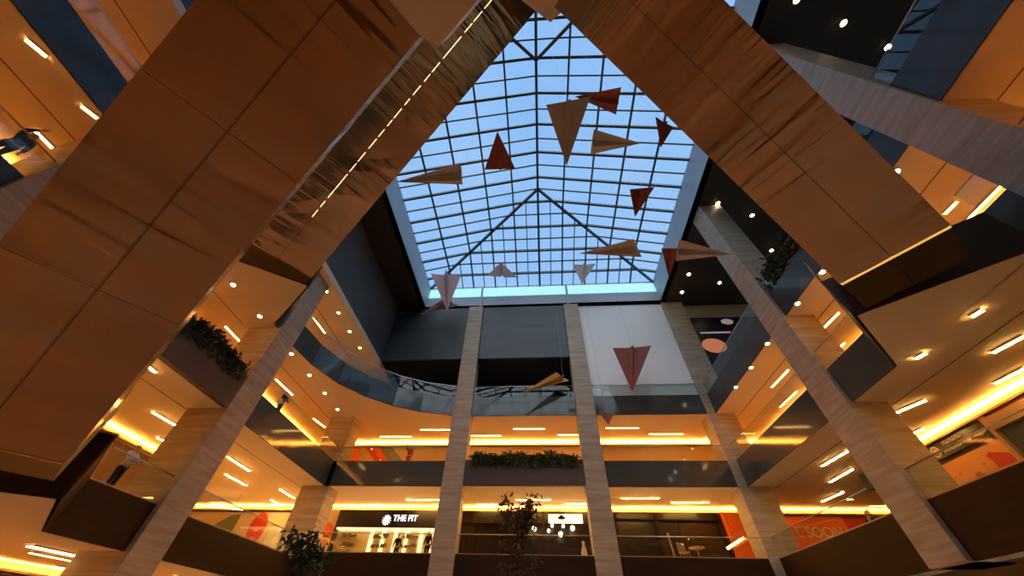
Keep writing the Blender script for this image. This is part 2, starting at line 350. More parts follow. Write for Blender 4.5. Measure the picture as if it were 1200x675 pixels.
STR = [
 ('in the back soffit above the clothes shop', L2b, [((407, 591), (447, 591)), ((477, 585), (517, 585))]),
 ('in the soffit above the cream lit sign', L2b, [((560, 590), (584, 590)), ((605, 585), (645, 585)), ((663, 589), (693, 590))]),
 ('in the back soffit above the dark cafe', L2b, [((728, 583), (772, 583)), ((787, 588), (830, 588))]),
 ('in the right soffit above the SOON hoarding', L2b, [((963, 587), (987, 576)), ((963, 545), (992, 528)), ((972, 564), (998, 549))]),
 ('in the right soffit above the black sign', L2b, [((1043, 485), (1083, 468)), ((1068, 507), (1082, 501)), ((1072, 419), (1083, 413)), ((1137, 370), (1150, 362)), ((1162, 412), (1200, 392)), ((1165, 448), (1200, 430))]),
 ('in the soffit above the person in white', L2b, [((168, 423), (183, 435)), ((180, 482), (208, 498)), ((185, 512), (197, 517))]),
 ('in the soffit above the red oval poster', L2b, [((265, 555), (289, 568)), ((268, 535), (293, 551)), ((318, 585), (329, 591)), ((329, 573), (345, 583))]),
 ('in the soffit above the striped mural', L3b, [((446, 511), (482, 511)), ((493, 503), (530, 503))]),
 ('in the soffit above the back plant trough', L3b, [((550, 510), (587, 510)), ((602, 502), (638, 502)), ((654, 509), (683, 509))]),
 ('in the soffit under the white banner', L3b, [((710, 501), (748, 501)), ((761, 508), (800, 508))]),
 ('in the soffit under the curved left parapet', L3b, [((324, 444), (343, 462)), ((368, 490), (381, 500))]),
 ('in the soffit above the left hedge trough', L3b, [((265, 382), (283, 401))]),
 ('in the soffit above the person in grey', L3b, [((32, 46), (56, 66)), ((43, 153), (77, 187)), ((97, 124), (115, 138))]),
 ('in the soffit below the grey right fascia', L3b, [((904, 453), (923, 433)), ((914, 476), (933, 458))]),
 ('in the soffit beside the right landing', L3b, [((963, 385), (982, 366)), ((978, 411), (989, 401))]),
 ('in the soffit behind the right escalator', L3b, [((1106, 250), (1120, 236)), ((1123, 267), (1175, 214))]),
 ('under the topmost ceiling of the left gallery', L4b, [((368, 372), (381, 390))]),
 ('under the lowest soffit at the bottom left corner', K1b, [((37, 646), (92, 657)), ((64, 662), (83, 665))]),
]
for where, z, L in STR:
    n = len(L)
    for i, (p, q) in enumerate(L):
        strip(p, q, z, ('%s strip light %s' % (ordinal(i, n), where)) if n > 1 else 'warm strip light ' + where, 'strip lights ' + where)
def fillstrip(i, x, y, dx, dy, z, where):  # lamps added to brighten the ground floor and the bronze undersides
    t = thing('ceiling_strip_light', '%s added strip light over the ground floor %s' % (ordinal(i, 5), where), 'ceiling light', (x, y, z), 'added ground floor strip lights ' + where)
    b = BM(); bar(b, (x - dx, y - dy, z - 0.024), (x + dx, y + dy, z - 0.024), 0.36, 0.054); obj('housing', b, M['housing'], t)
    b = BM(); bar(b, (x - dx, y - dy, z - 0.06), (x + dx, y + dy, z - 0.06), 0.3, 0.03); obj('diffuser', b, M['lampfill'], t)
for i in range(5):
    fillstrip(i, -18.6, -6 + i * 7.2, 0, 1.4, K1b, 'along the left side')
    fillstrip(i, 21.2, -6 + i * 7.2, 0, 1.4, L1b, 'along the right side')
    fillstrip(i, -11 + i * 5.5, 29.5, 1.4, 0, L1b, 'along the back')
for where, z, L in (
 ('in the dark ceiling right of the skylight', TOP, [(799, 342), (807, 321), (841, 238), (843, 331), (868, 280), (881, 252), (904, 293)]),
 ('in the dark ceiling at the upper right corner', TOP, [(909, 62), (933, 0), (988, 27), (1040, 55)]),
 ('under the topmost left ceiling beside the dark wall', L4b, [(383, 341), (397, 366), (410, 388), (422, 407)]),
 ('in the soffit above the hedge trough', L3b, [(274, 333), (305, 370)]),
 ('along the curved edge of the left soffit', L3b, [(342, 414), (363, 439), (381, 460), (396, 479)]),
 ('along the edge of the right gallery soffit', L3b, [(862, 453), (880, 430), (899, 402), (934, 355), (963, 318), (1049, 201)])):
    for i, p in enumerate(L): downlight(p, z, '%s round downlight %s' % (ordinal(i, len(L)), where), 'downlights ' + where, 0.15 if z == TOP else 0.11)

# ------------------------------------------------------------------ marble pillars
def pillar(label, x0, y0, x1, y1, z0=G, z1=TOP):
    t = thing('marble_pillar', label, 'pillar', ((x0 + x1) / 2, (y0 + y1) / 2, z0))
    b = BM(); bx(b, x0, y0, z0 + (0.3 if z0 == G else 0), x1, y1, z1); obj('shaft', b, M['marble'], t, bevel=0.03)
    if z0 > G: return
    b = BM(); bx(b, x0 - 0.06, y0 - 0.06, z0, x1 + 0.06, y1 + 0.06, z0 + 0.3); obj('plinth', b, M['darkbronze'], t, bevel=0.02)
PY = 26.75
pillar('slim marble column on the back edge, left of the plant trough', -7.0, PY, -5.45, PY + 1.2)
pillar('slim marble column on the back edge, left of the white banner', 3.35, PY, 4.9, PY + 1.2)
pillar('marble column right of the white banner at the far right corner', 13.8, YB - 0.1, 15.9, YB + 1.5)
pillar('marble column on the left gallery edge beside the hedge trough', -17.75, 15.2, -15.6, 16.8)
pillar('marble column on the right gallery edge beside the escalator landing', 14.2, 15.3, 15.95, 16.95, L1b)
pillar('marble column cut by the frame at the right, under the dark ceiling', 14.2, 4.2, 15.95, 5.65)
pillar('marble column cut by the frame at the left, below the person in grey', -17.75, 3.7, -15.6, 5.1)
pillar('marble column at the far left corner between the two galleries', -17.6, 27.0, -15.5, 28.6, G, L3b)

# ------------------------------------------------------------------ gallery edges
def balustrade(label, path, z0, z1, m, side, glass=True, cap=None, rail=True, gz=1.05):
    # path runs along the gallery edge, gallery on its left (side=+1) or right (side=-1)
    p0 = path[0]
    t = thing('balustrade', label, 'balustrade', (p0[0], p0[1], z0))
    b = BM(); wallstrip(b, path, z0, z1, 0.08 * side); obj('fascia', b, M[m], t)
    mid = offs(path, 0.06 * side)
    if cap:
        b = BM(); wallstrip(b, path, z1, z1 + 0.05, 0.12 * side); obj('cap', b, M[cap], t)
    if glass:
        n = len(path); k0 = 0
        b = BM(); wallstrip(b, offs(path, 0.05 * side), z1 + 0.02, z1 + gz, 0.015 * side); gp = obj('glass_panel', b, M['glass'], t)
        if rail:
            b = BM(); tube(b, [(p[0], p[1], z1 + gz + 0.02) for p in mid], 0.028, 8); obj('handrail', b, M['steel'], gp, smooth=True)
    return t
balustrade('brown parapet of the left gallery between its two marble columns, lower storey', [(XL, 12.15), (XL, 15.2)], K1b, K1t, 'brown', 1, cap='cap')
balustrade('brown parapet of the left gallery under the red oval poster', [(XL, 16.8), (XL, 27.0)], K1b, K1t, 'brown', 1, cap='cap')
balustrade('short brown parapet between the left landing and the near column', [(XL, 5.1), (XL, 6.2)], K1b, K1t, 'brown', 1, cap='cap')
balustrade('brown parapet of the left gallery nearest the camera', [(XL, YN), (XL, 3.7)], K1b, K1t, 'brown', 1, cap='cap')
balustrade('brown parapet in front of the clothes shop with white lettering', [(XL, YB), (-7.0, YB)], L1b, L1t, 'brown', 1, cap='cap')
balustrade('brown parapet between the two slim marble columns', [(-5.45, YB), (3.35, YB)], L1b, L1t, 'brown', 1, cap='cap')
balustrade('brown parapet in front of the dark cafe', [(4.9, YB), (XR, YB)], L1b, L1t, 'brown', 1, cap='cap')
balustrade('brown parapet of the right gallery under the red hoarding', [(XR, YB), (XR, 16.95)], L1b, L1t, 'brown', 1, cap='cap')
balustrade('brown parapet of the right gallery under the orange poster', [(XR, 15.3), (XR, 5.65)], L1b, L1t, 'brown', 1, cap='cap')
balustrade('dark glass parapet of the left gallery running to the far left corner', [(XL, 16.8), (XL, 27.0)], L2b, L2t, 'fascia', 1)
balustrade('dark glass parapet of the left gallery nearest the camera', [(XL, YN), (XL, 3.7)], L2b, L2t, 'fascia', 1)
balustrade('dark glass parapet of the back gallery below the striped mural', [(XL, YB), (-7.0, YB)], L2b, L2t, 'fascia', 1)
balustrade('dark glass parapet of the back gallery above the dark cafe', [(4.9, YB), (XR, YB)], L2b, L2t, 'fascia', 1)
balustrade('dark glass parapet of the right gallery beyond the marble column', [(XR, YB), (XR, 16.95)], L2b, L2t, 'fascia', 1)
balustrade('short dark glass parapet between the right marble column and the landing', [(XR, 15.3), (XR, 12.5)], L2b, L2t, 'fascia', 1)
balustrade('dark glass parapet of the right gallery nearest the camera', [(XR, 4.2), (XR, YN)], L2b, L2t, 'fascia', 1)
balustrade('curved dark glass parapet sweeping round the upper left corner', [(XL, 14.9), (XL, 15.2)] + ARC, L3b, L3t, 'fascia', 1)
balustrade('upper dark glass parapet between the two slim marble columns', [(-5.45, YB), (3.35, YB)], L3b, L3t, 'fascia', 1)
balustrade('upper dark glass parapet below the white banner', [(4.9, YB), (13.8, YB)], L3b, L3t, 'fascia', 1)
balustrade('grey blue glass fascia of the upper right gallery beside the banner', [(XR, YB), (XR, 16.95)], L3b, L3t, 'fascia_blue', 1)
balustrade('grey blue glass fascia of the upper right gallery by the plants', [(XR, 15.3), (XR, 5.65)], L3b, L3t, 'fascia_blue', 1)
balustrade('upper blue glass fascia cut by the right frame edge, mirroring the roof', [(XR, 4.2), (XR, YN)], L3b, L3t + 0.5, 'fascia_blue', 1)
balustrade('upper blue glass fascia at the top left, mirroring the roof', [(XL, YN), (XL, 3.7)], L3b, L3t, 'fascia_blue', 1)
balustrade('upper blue glass fascia hidden partly by the big left escalators', [(XL, 5.1), (XL, 9.4)], L3b, L3t, 'fascia_blue', 1)
balustrade('short dark glass parapet between the right landing and the column cut by the frame', [(XR, 6.5), (XR, 5.65)], L2b, L2t, 'fascia', 1)
# edges of the landings
balustrade('brown side of the lower left landing', [(c1.x, c1.y), (-15.85, 12.15)], K1b, K1t, 'brown', 1, cap='shelf', glass=False)  # paler cap than the others: light on this edge put into its colour
balustrade('brown front of the lower left landing', [(-15.85, 6.2), (c1.x, c1.y)], K1b, K1t, 'brown', 1, cap='cap', glass=False)
balustrade('dark side of the right landing', [(14.4, 12.5), (10.97, 9.34)], L2b, L2t, 'darkbronze', 1)
balustrade('dark front of the right landing', [(10.97, 9.34), (14.4, 6.5)], L2b, L2t, 'darkbronze', 1, glass=False)
balustrade('dark side of the upper left landing', [(-12.17, 11.85), (-15.85, 14.9)], L3b, L3t, 'darkbronze', 1)
balustrade('dark front of the upper left landing', [(-15.85, 9.4), (-12.17, 11.85)], L3b, L3t, 'darkbronze', 1, glass=False)

# ------------------------------------------------------------------ planters
def leafquad(bm, p, d, l, w):
    d = d.normalized(); s = d.cross(Vector((random.uniform(-1, 1), random.uniform(-1, 1), random.uniform(-.3, 1)))).normalized()
    u = s.cross(d) * 0.15 * l
    a = bm.verts.new(p); b1 = bm.verts.new(p + d * l * .45 + s * w + u); c = bm.verts.new(p + d * l - u); d1 = bm.verts.new(p + d * l * .45 - s * w + u)
    bm.faces.new((a, b1, c)); bm.faces.new((a, c, d1))
def foliage(bm, a, c, n, spread, h, l, down=0.3):
    a, c = Vector(a), Vector(c)
    for i in range(n):
        t = random.random(); hh = h * (0.45 + 0.55 * abs(math.sin(t * 23) * math.sin(t * 9 + 1)))
        p = a.lerp(c, t) + Vector((random.gauss(0, spread), random.gauss(0, spread), random.uniform(-down, hh)))
        leafquad(bm, p, Vector((random.uniform(-1, 1), random.uniform(-1, 1), random.uniform(-.4, 1))), l * random.uniform(.6, 1.3), l * .28)
def planter(label, a, c, z0, z1, side, h):
    t = thing('planter', label, 'planter', (a[0], a[1], z0))
    b = BM(); wallstrip(b, [a, c], z0, z1, 0.3 * side); obj('trough', b, M['planter'], t)
    m0 = offs([a, c], 0.12 * side); dd = (Vector(m0[1]) - Vector(m0[0])).normalized() * 0.45; m0 = [Vector(m0[0]) + dd, Vector(m0[1]) - dd]
    b = BM(); foliage(b, (*m0[0], z1), (*m0[1], z1), 3600, 0.15, h, 0.26, 0.55); o = obj('foliage', b, M['leaf'], t, kind='stuff')
planter('dark trough of trailing plants between the slim marble columns', (-5.42, YB - 0.28), (3.32, YB - 0.28), L2b, L2t, 1, 0.55)
planter('dark trough of trailing hedge on the left gallery edge', (XL + 0.28, 5.15), (XL + 0.28, 15.15), L2b, L2t, 1, 0.75)
t = thing('planter', 'row of plants on the upper right gallery behind the grey fascia', 'planter', (14.75, 15.1, L3t))
b = BM(); bx(b, 14.62, 9.0, L3t - 0.03, 15.2, 15.2, L3t + 0.45); obj('trough', b, M['planter'], t)
b = BM(); foliage(b, (14.75, 9.4, L3t + 0.8), (14.75, 14.8, L3t + 0.8), 3600, 0.22, 1.0, 0.3, 0.6); obj('foliage', b, M['leaf'], t, kind='stuff')

# ------------------------------------------------------------------ escalators
def escalator(label, base, plan, width, rise, run, off, edge=False, low=1.9, high=2.2, lit=False):
    # base: underside at the lower bend, centre line of the bank; off: sideways offset of this escalator
    ax = math.atan2(plan[1], plan[0])
    root = thing('escalator', label, 'escalator', base); root.rotation_euler = (0, 0, ax)
    W = Matrix.Translation(Vector(base)) @ Matrix.Rotation(ax, 4, 'Z')
    sl = rise / run; TD = 1.15; FL = 1.67; hw = width / 2
    def O(name, bm, m, **k):
        o = obj(name, bm, m, None, **k); o.parent = root; return o
    y0, y1 = off - hw, off + hw
    prof = [(0, 0), (run, rise), (run + high, rise), (run + high, rise + FL), (run + FL / sl * 0 + (FL - TD) / sl, rise + FL), ((FL - TD) / sl, FL), (0, FL)]
    x1 = (FL - TD) / sl
    prof = [(0.0, 0.0), (run, rise), (run, rise + TD), (x1 * 0, TD)]
    def ext(bm, prof, ya, yb):
        A = [bm.verts.new((p[0], ya, p[1])) for p in prof]; B = [bm.verts.new((p[0], yb, p[1])) for p in prof]; n = len(prof)
        bm.faces.new(A); bm.faces.new(B[::-1])
        for i in range(n): bm.faces.new((A[i], B[i], B[(i + 1) % n], A[(i + 1) % n]))
        bmesh.ops.recalc_face_normals(bm, faces=bm.faces)
    # bronze cladding: underside in panels with open joints, solid sides
    b = BM(); ext(b, [(0, 0.03), (run, rise + 0.03), (run, rise + TD), (0, TD)], y0, y1); O('truss', b, M['darkbronze'])
    npan = 3; g = 0.004
    for k in range(npan):
        xa, xb = run * k / npan + g, run * (k + 1) / npan - g
        b = BM(); ext(b, [(xa, sl * xa - 0.02), (xb, sl * xb - 0.02), (xb, sl * xb + 0.03), (xa, sl * xa + 0.03)], y0 + 0.02, y1 - 0.02)
        O('underside_panel', b, M['bronze'])
    for yy in (y0, y1):
        b = BM(); ext(b, [(0.0, 0.0), (run, rise), (run, rise + TD), (0.0, TD)], yy - 0.02, yy + 0.02); O('side_panel', b, M['bronze'])
    # lower and upper landing pans
    b = BM(); bx(b, -low, y0, 0.02, 0, y1, FL); O('lower_landing', b, M['darkbronze'])
    b = BM(); bx(b, run, y0, rise + 0.02, run + high, y1, rise + FL); O('upper_landing', b, M['darkbronze'])
    b = BM(); bx(b, -0.05, y0, -0.03, 0.02, y1, 0.05); O('edge_lip', b, M['edgereflect'] if edge else M['brass'])
    # steps
    b = BM(); n = int(rise / 0.2)
    for i in range(n):
        xs = run * i / n; bx(b, xs, y0 + 0.28, sl * xs + TD - 0.1, xs + run / n, y1 - 0.28, sl * xs + TD + 0.2)
    O('steps', b, M['step'])
    for yy in (y0 + 0.16, y1 - 0.16):
        b = BM()
        for k in range(6):
            xa, xb = run * k / 6 + 0.01, run * (k + 1) / 6 - 0.01
            ext(b, [(xa, sl * xa + TD), (xb, sl * xb + TD), (xb, sl * xb + TD + 1.0), (xa, sl * xa + TD + 1.0)], yy - 0.006, yy + 0.006)
        gb = O('glass_balustrade', b, M['glass'])
        pts = [(-1.0, yy, FL + 0.6), (-0.8, yy, FL + 0.95), (0, yy, FL + 0.85)] + [(run * k / 8, yy, sl * run * k / 8 + TD + 1.03) for k in range(1, 9)] + [(run + 1.2, yy, rise + FL + 0.95)]
        b = BM(); tube(b, pts, 0.045, 8); hr_ = O('handrail', b, M['rubber'], smooth=True); hr_.parent = gb
    if lit:
        x = run * 0.16
        while x < run * 0.97:
            ln = random.uniform(0.25, 0.6)
            b = BM(); bar(b, (x, y1, sl * x - 0.016), (x + ln, y1, sl * (x + ln) - 0.016), 0.024, 0.03); x += ln + random.uniform(0.05, 0.25)
            O('joint_light', b, M['lampdim'])
    return root
def bank(labels, P, Q, wid, sgn, z0, z1, lit=False, edge=False):
    # P, Q: the open-side bottom edge (low, high); bank lies to sgn side
    P, Q = Vector(P), Vector(Q); d = Vector((Q.x - P.x, Q.y - P.y)); run = d.length; d.normalize()
    nrmv = Vector((-d.y, d.x)) * sgn
    base = Vector((P.x + nrmv.x * wid / 2, P.y + nrmv.y * wid / 2, z0))
    w1 = wid / 2 - 0.012
    for k, lb in enumerate(labels):
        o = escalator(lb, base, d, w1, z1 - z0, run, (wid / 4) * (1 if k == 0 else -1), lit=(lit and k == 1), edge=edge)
p, q = onZ(75, 542, 2.42), onZ(492, 42, L2b)
bank(['bronze clad escalator at the far left, its underside filling the left of the photo',
      'bronze clad escalator beside the thin pale glass edge, right half of the big left pair'], p, q, 2.55, -1, 2.42, L2b)
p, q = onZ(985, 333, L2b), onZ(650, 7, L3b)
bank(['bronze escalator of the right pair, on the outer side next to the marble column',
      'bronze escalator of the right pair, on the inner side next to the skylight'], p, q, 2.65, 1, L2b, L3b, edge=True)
ZT = 21.5
p, q = onZ(365, 325, L3b), onZ(620, 22, ZT)
bank(['upper left bronze escalator half hidden behind the big left pair',
      'upper left bronze escalator bordering the skylight, with a dotted line of light'], p, q, 3.5, -1, L3b, ZT, lit=True)

# ------------------------------------------------------------------ skylight
EZ, RZ = 29.4, 33.0
XM = (SX0 + SX1) / 2
rn, rf = 5.3, 16.6
def hz(x, y):
    a = (SX1 - SX0) / 2
    return EZ + (RZ - EZ) * max(0, min(min(x - SX0, SX1 - x) / a, (SY1 - y) / (SY1 - rf), (y - SY0) / (rn - SY0)))
def skybar(bm, a, c, w, n=14):
    pts = [(a[0] + (c[0] - a[0]) * i / n, a[1] + (c[1] - a[1]) * i / n) for i in range(n + 1)]
    for i in range(n):
        p, q = pts[i], pts[i + 1]; bar(bm, (p[0], p[1], hz(*p)), (q[0], q[1], hz(*q)), w, w * 1.3)
win = bpy.data.objects.new('window_1', None); C.objects.link(win); win.location = (XM, 11, TOP); win['kind'] = 'structure'
b = BM()
for (x0, y0, x1, y1) in ((SX0 - 0.3, SY0 - 0.3, SX0, SY1 + 0.3), (SX1, SY0 - 0.3, SX1 + 0.3, SY1 + 0.3), (SX0, SY0 - 0.3, SX1, SY0), (SX0, SY1, SX1, SY1 + 0.3)):
    bx(b, x0, y0, TOP, x1, y1, EZ + 0.1)
obj('upstand', b, M['upstand'], win)
b = BM()
i = 0; y = SY0 + 1.0
while y < SY1 - 0.3:
    skybar(b, (SX0, y), (SX1, y), 0.20 if i % 2 == 0 else 0.11, 24); y += 1.27; i += 1
obj('rafters', b, M['roofsteel'], win)
b = BM()
for k in range(-4, 5):
    x = XM + k * 2.6; skybar(b, (x, SY0), (x, SY1), 0.15 if k else 0.22, 24)
for k in range(-4, 4):
    x = XM + k * 2.6 + 1.3
    if abs(x - XM) < 12: skybar(b, (x, SY1 - (SY1 - rf) * (1 - abs(x - XM) / 13)), (x, SY1), 0.09, 6)
obj('purlins', b, M['roofsteel'], win)
b = BM()
for c in ((SX0, SY1), (SX1, SY1)): bar(b, (XM, rf, RZ - 0.12), (c[0], c[1], EZ - 0.05), 0.24, 0.3)
for c in ((SX0, SY0), (SX1, SY0)): bar(b, (XM, rn, RZ - 0.12), (c[0], c[1], EZ - 0.05), 0.24, 0.3)
obj('hip_beams', b, M['roofsteel'], win)
b = BM(); vs = [b.verts.new(v) for v in ((SX0, SY0, EZ + .15), (SX1, SY0, EZ + .15), (SX1, SY1, EZ + .15), (SX0, SY1, EZ + .15), (XM, rn, RZ + .15), (XM, rf, RZ + .15))]
for f in ((0, 1, 4), (1, 2, 5, 4), (2, 3, 5), (3, 0, 4, 5)): b.faces.new([vs[i] for i in f])
obj('glass_panes', b, M['roofglass'], win)
t = thing('light_band', 'pale cyan glowing band along the far edge of the skylight', 'light band', (XM, SY1 - 0.05, 27.8))
b = BM(); bx(b, SX0 + 0.1, SY1 - 0.10, 27.75, SX1 - 0.1, SY1 - 0.005, 29.1); obj('diffuser', b, M['cyan'], t)
for x in (-10.5, -5.8, 3.9):
    b = BM(); bx(b, x - 0.12, SY1 - 0.16, TOP + 0.02, x + 0.12, SY1 - 0.1, 29.2); obj('bracket', b, M['upstand'], t)

# ------------------------------------------------------------------ banner and paper planes
t = thing('banner', 'large white fabric banner behind the red paper plane', 'banner', (9.4, YB, L3t))
b = BM(); bx(b, 4.92, YB + 0.12, L3t + 0.02, 13.78, YB + 0.17, 25.9); obj('fabric', b, M['banner'], t)
b = BM(); tube(b, [(4.92, YB + 0.14, 25.92), (13.78, YB + 0.14, 25.92)], 0.05, 8); obj('top_rod', b, M['steel'], t)
def paper_plane(label, N, Lp, Rp, m, keel=0.12, mid=None, wire=True, kdir=-1):
    N, Lp, Rp = Vector(N), Vector(Lp), Vector(Rp)
    Cc = (Lp + Rp) / 2; ln = (N - Cc).length
    nor = (Lp - N).cross(Rp - N).normalized()
    tocam = -(N + Cc) / 2
    if nor.dot(tocam) < 0: nor = -nor
    sp = (Rp - Lp) * 0.06
    dip = nor * ln * 0.05
    l1, r1 = Cc - sp - dip * 0.6, Cc + sp - dip * 0.6; K = Cc + nor * ln * keel 
    t = thing('paper_plane', label, 'paper plane', Cc, 'hanging paper planes')
    bm = BM()
    for f in ((N, Lp, l1), (N, l1, K), (N, K, r1), (N, r1, Rp)):
        vs = [bm.verts.new(v) for v in f]; bm.faces.new(vs)
    bmesh.ops.remove_doubles(bm, verts=bm.verts, dist=1e-4)
    o = obj('folded_sheet', bm, m, t); s = o.modifiers.new('s', 'SOLIDIFY'); s.thickness = 0.025
    top = Vector((Cc.x, Cc.y, Cc.z)); zt = hz(Cc.x, Cc.y) if (SX0 < Cc.x < SX1 and Cc.y < SY1) else TOP
    b = BM(); tube(b, [top, (top.x, top.y, zt)], 0.006, 5); obj('hanging_wire', b, M['wire'], t)
def PP(label, n, l, r, D, m, dn=0.0, keel=0.12):     # nose/wing tips as seen; hung D metres above the eye (negative: at depth -D); dn lifts or lowers the nose
    if D > 0: paper_plane(label, onZ(*n, D + dn), onZ(*l, D), onZ(*r, D + 0.5), M[m], keel)
    else: paper_plane(label, onY(*n, -D + dn), onY(*l, -D), onY(*r, -D + 0.4), M[m], keel)
PP('largest cream paper plane, nose pointing straight down', (664, 194), (640, 123), (692, 113), 17, 'cream', -1.0)
PP('red paper plane touching the top of the largest cream plane', (674, 113), (728, 102), (722, 134), 18.5, 'red', 0.6)
PP('cream paper plane pointing right beside the largest one', (751, 168), (696, 152), (692, 181), 18, 'cream', 0.5, 0.12)
PP('small red paper plane by the edge of the right escalator', (774, 173), (768, 137), (789, 149), 18, 'red', -0.6)
PP('red paper plane pointing straight up, left of centre', (583, 154), (568, 199), (604, 198), 18.5, 'red', 0.6, 0.1)
PP('cream paper plane pointing left against the skylight edge', (464, 213), (540, 191), (542, 216), 19, 'cream', 0.5, 0.12)
PP('small red paper plane with its nose down, right of centre', (744, 254), (738, 222), (767, 219), 19, 'red', -0.6)
PP('cream paper plane pointing left above the far skylight edge', (679, 297), (742, 280), (752, 301), 19.5, 'cream', 0.5, 0.12)
PP('red paper plane hanging in front of the dark right ceiling, nose down', (784, 326), (775, 291), (796, 291), 20.5, 'red', -0.8)
PP('cream paper plane pointing right over the dark ceiling', (857, 298), (796, 281), (792, 306), 19, 'cream', 0.4, 0.1)
PP('hazy pink paper plane at the far left corner of the skylight', (524, 364), (505, 321), (541, 321), -23.5, 'hazepaper', 0.2)
PP('pink paper plane pointing down left below the hazy pink one', (492, 369), (520, 350), (538, 358), -25, 'hazepaper', 0.2, 0.1)
PP('small grey pink paper plane pointing up at the far skylight edge', (587, 307), (571, 323), (606, 325), -24, 'hazepaper', 0.2, 0.1)
PP('small pale paper plane with its nose down at the far skylight edge', (682, 333), (671, 310), (698, 309), -24, 'cream', 0.2)
PP('rust red paper plane in front of the white banner, nose down', (741, 460), (718, 408), (763, 405), -24.5, 'red', 0.2, 0.05)
PP('ochre paper plane pointing left between the slim marble columns', (611, 461), (652, 436), (667, 446), -25.5, 'gold', -0.5, 0.1)
PP('tiny red paper plane below the white banner by the column', (713, 498), (702, 483), (718, 487), -25.5, 'red', 0.1)

# ------------------------------------------------------------------ signs, shopfronts, posters
def text_mesh(s, size, m, parent, mtx, name='lettering', ext=0.02, bold=0.0):
    cu = bpy.data.curves.new(name, 'FONT'); cu.body = s; cu.size = size; cu.extrude = ext; cu.align_x = 'CENTER'; cu.align_y = 'CENTER'; cu.offset = bold
    tmp = bpy.data.objects.new('tmp', cu); C.objects.link(tmp)
    dg = bpy.context.evaluated_depsgraph_get(); me = bpy.data.meshes.new_from_object(tmp.evaluated_get(dg))
    bpy.data.objects.remove(tmp); me.transform(mtx); me.materials.clear(); me.materials.append(M[m])
    o = bpy.data.objects.new(name, me); C.objects.link(o)
    if parent: o.parent = parent; o.matrix_parent_inverse = world_inv(parent)
    return o
def face_back(p): return Matrix.Translation(p) @ Matrix.Rotation(PI / 2, 4, 'X')                 # readable from -Y
def face_right(p): return Matrix.Translation(p) @ Matrix.Rotation(-PI / 2, 4, 'Z') @ Matrix.Rotation(PI / 2, 4, 'X')  # on the right wall, read from -X
def quadX(pts, X): return [onX(*p, X) for p in pts]
def ring(bm, c, r0, r1, ax, th, seg=24):
    c = Vector(c); u, v = ax; u, v = Vector(u), Vector(v); n = u.cross(v) * th
    for k in range(seg):
        a0, a1 = 2 * PI * k / seg, 2 * PI * (k + 1) / seg
        q = [c + (u * math.cos(a) + v * math.sin(a)) * r for a, r in ((a0, r0), (a1, r0), (a1, r1), (a0, r1))]
        A = [bm.verts.new(p) for p in q]; B = [bm.verts.new(p + n) for p in q]
        bm.faces.new(A); bm.faces.new(B[::-1])
        for i in range(4): bm.faces.new((A[i], B[i], B[(i + 1) % 4], A[(i + 1) % 4]))
    bmesh.ops.recalc_face_normals(bm, faces=bm.faces)
def ellipse(bm, c, ru, rv, u, v, th, seg=28, power=1):
    c = Vector(c); u, v = Vector(u), Vector(v); n = u.cross(v).normalized() * th
    slabpoly(bm, [c + u * ru * math.cos(2 * PI * k / seg) + v * rv * math.sin(2 * PI * k / seg) for k in range(seg)], n)
UX, UY, UZ = (1, 0, 0), (0, 1, 0), (0, 0, 1)

# clothes shop at the back left
SY = 31.9
t = thing('shopfront', 'clothes shop at the back left with white letters on black', 'shopfront', (-12, SY, ZF1))
b = BM(); bx(b, -16.3, SY - 0.25, 6.55, -7.3, SY + 0.2, 7.75); sb_ = obj('sign_band', b, M['signblack'], t)
pc = onY(475, 607.5, SY - 0.27); text_mesh('THE FIT', 0.58, 'signwhite', sb_, face_back(pc), bold=0.012)
pe = onY(453, 609.5, SY - 0.27); b = BM()
for k in range(6):
    a = PI * k / 6; d = Vector((math.cos(a), 0, math.sin(a))) * 0.36; bar(b, pe - d, pe + d, 0.05, 0.1, (0, 1, 0))
ellipse(b, pe, 0.2, 0.2, UX, UZ, 0.04); obj('emblem', b, M['signwhite'], sb_)
b = BM(); bx(b, -16.3, SY + 0.3, L1t, -7.3, SY + 0.38, 6.6); obj('back_wall', b, M['shelf'], t)
b = BM(); bx(b, -16.3, SY - 0.1, 6.45, -7.3, SY + 0.3, 6.55); obj('ceiling_panel', b, M['shoplight'], t)
for k, px in enumerate((430, 444, 459, 472, 490, 502)):
    p0 = onY(px, 645, SY); b = BM(); bx(b, p0.x - 0.12, SY + 0.1, L1t, p0.x + 0.12, SY + 0.28, 6.4); obj('lit_shelf_post', b, M['shoplight'], t)
b = BM()
for x0 in (-15.9, -13.3, -10.9, -9.0):
    for z in (4.7, 5.3, 5.9): bx(b, x0, SY + 0.05, z, x0 + 1.3, SY + 0.3, z + 0.06)
obj('shelf', b, M['wood'], t)
b = BM()
for x0 in (-15.8, -13.2, -10.8, -8.9):
    for z in (4.76, 5.36, 5.96):
        for k in range(5): bx(b, x0 + k * 0.25, SY + 0.08, z, x0 + k * 0.25 + 0.18, SY + 0.28, z + random.uniform(.12, .3))
obj('goods', b, M['green'], t, kind='stuff')
b = BM(); bx(b, -16.45, SY - 0.2, L1t, -16.3, SY + 0.3, 7.75); obj('jamb', b, M['signblack'], t)
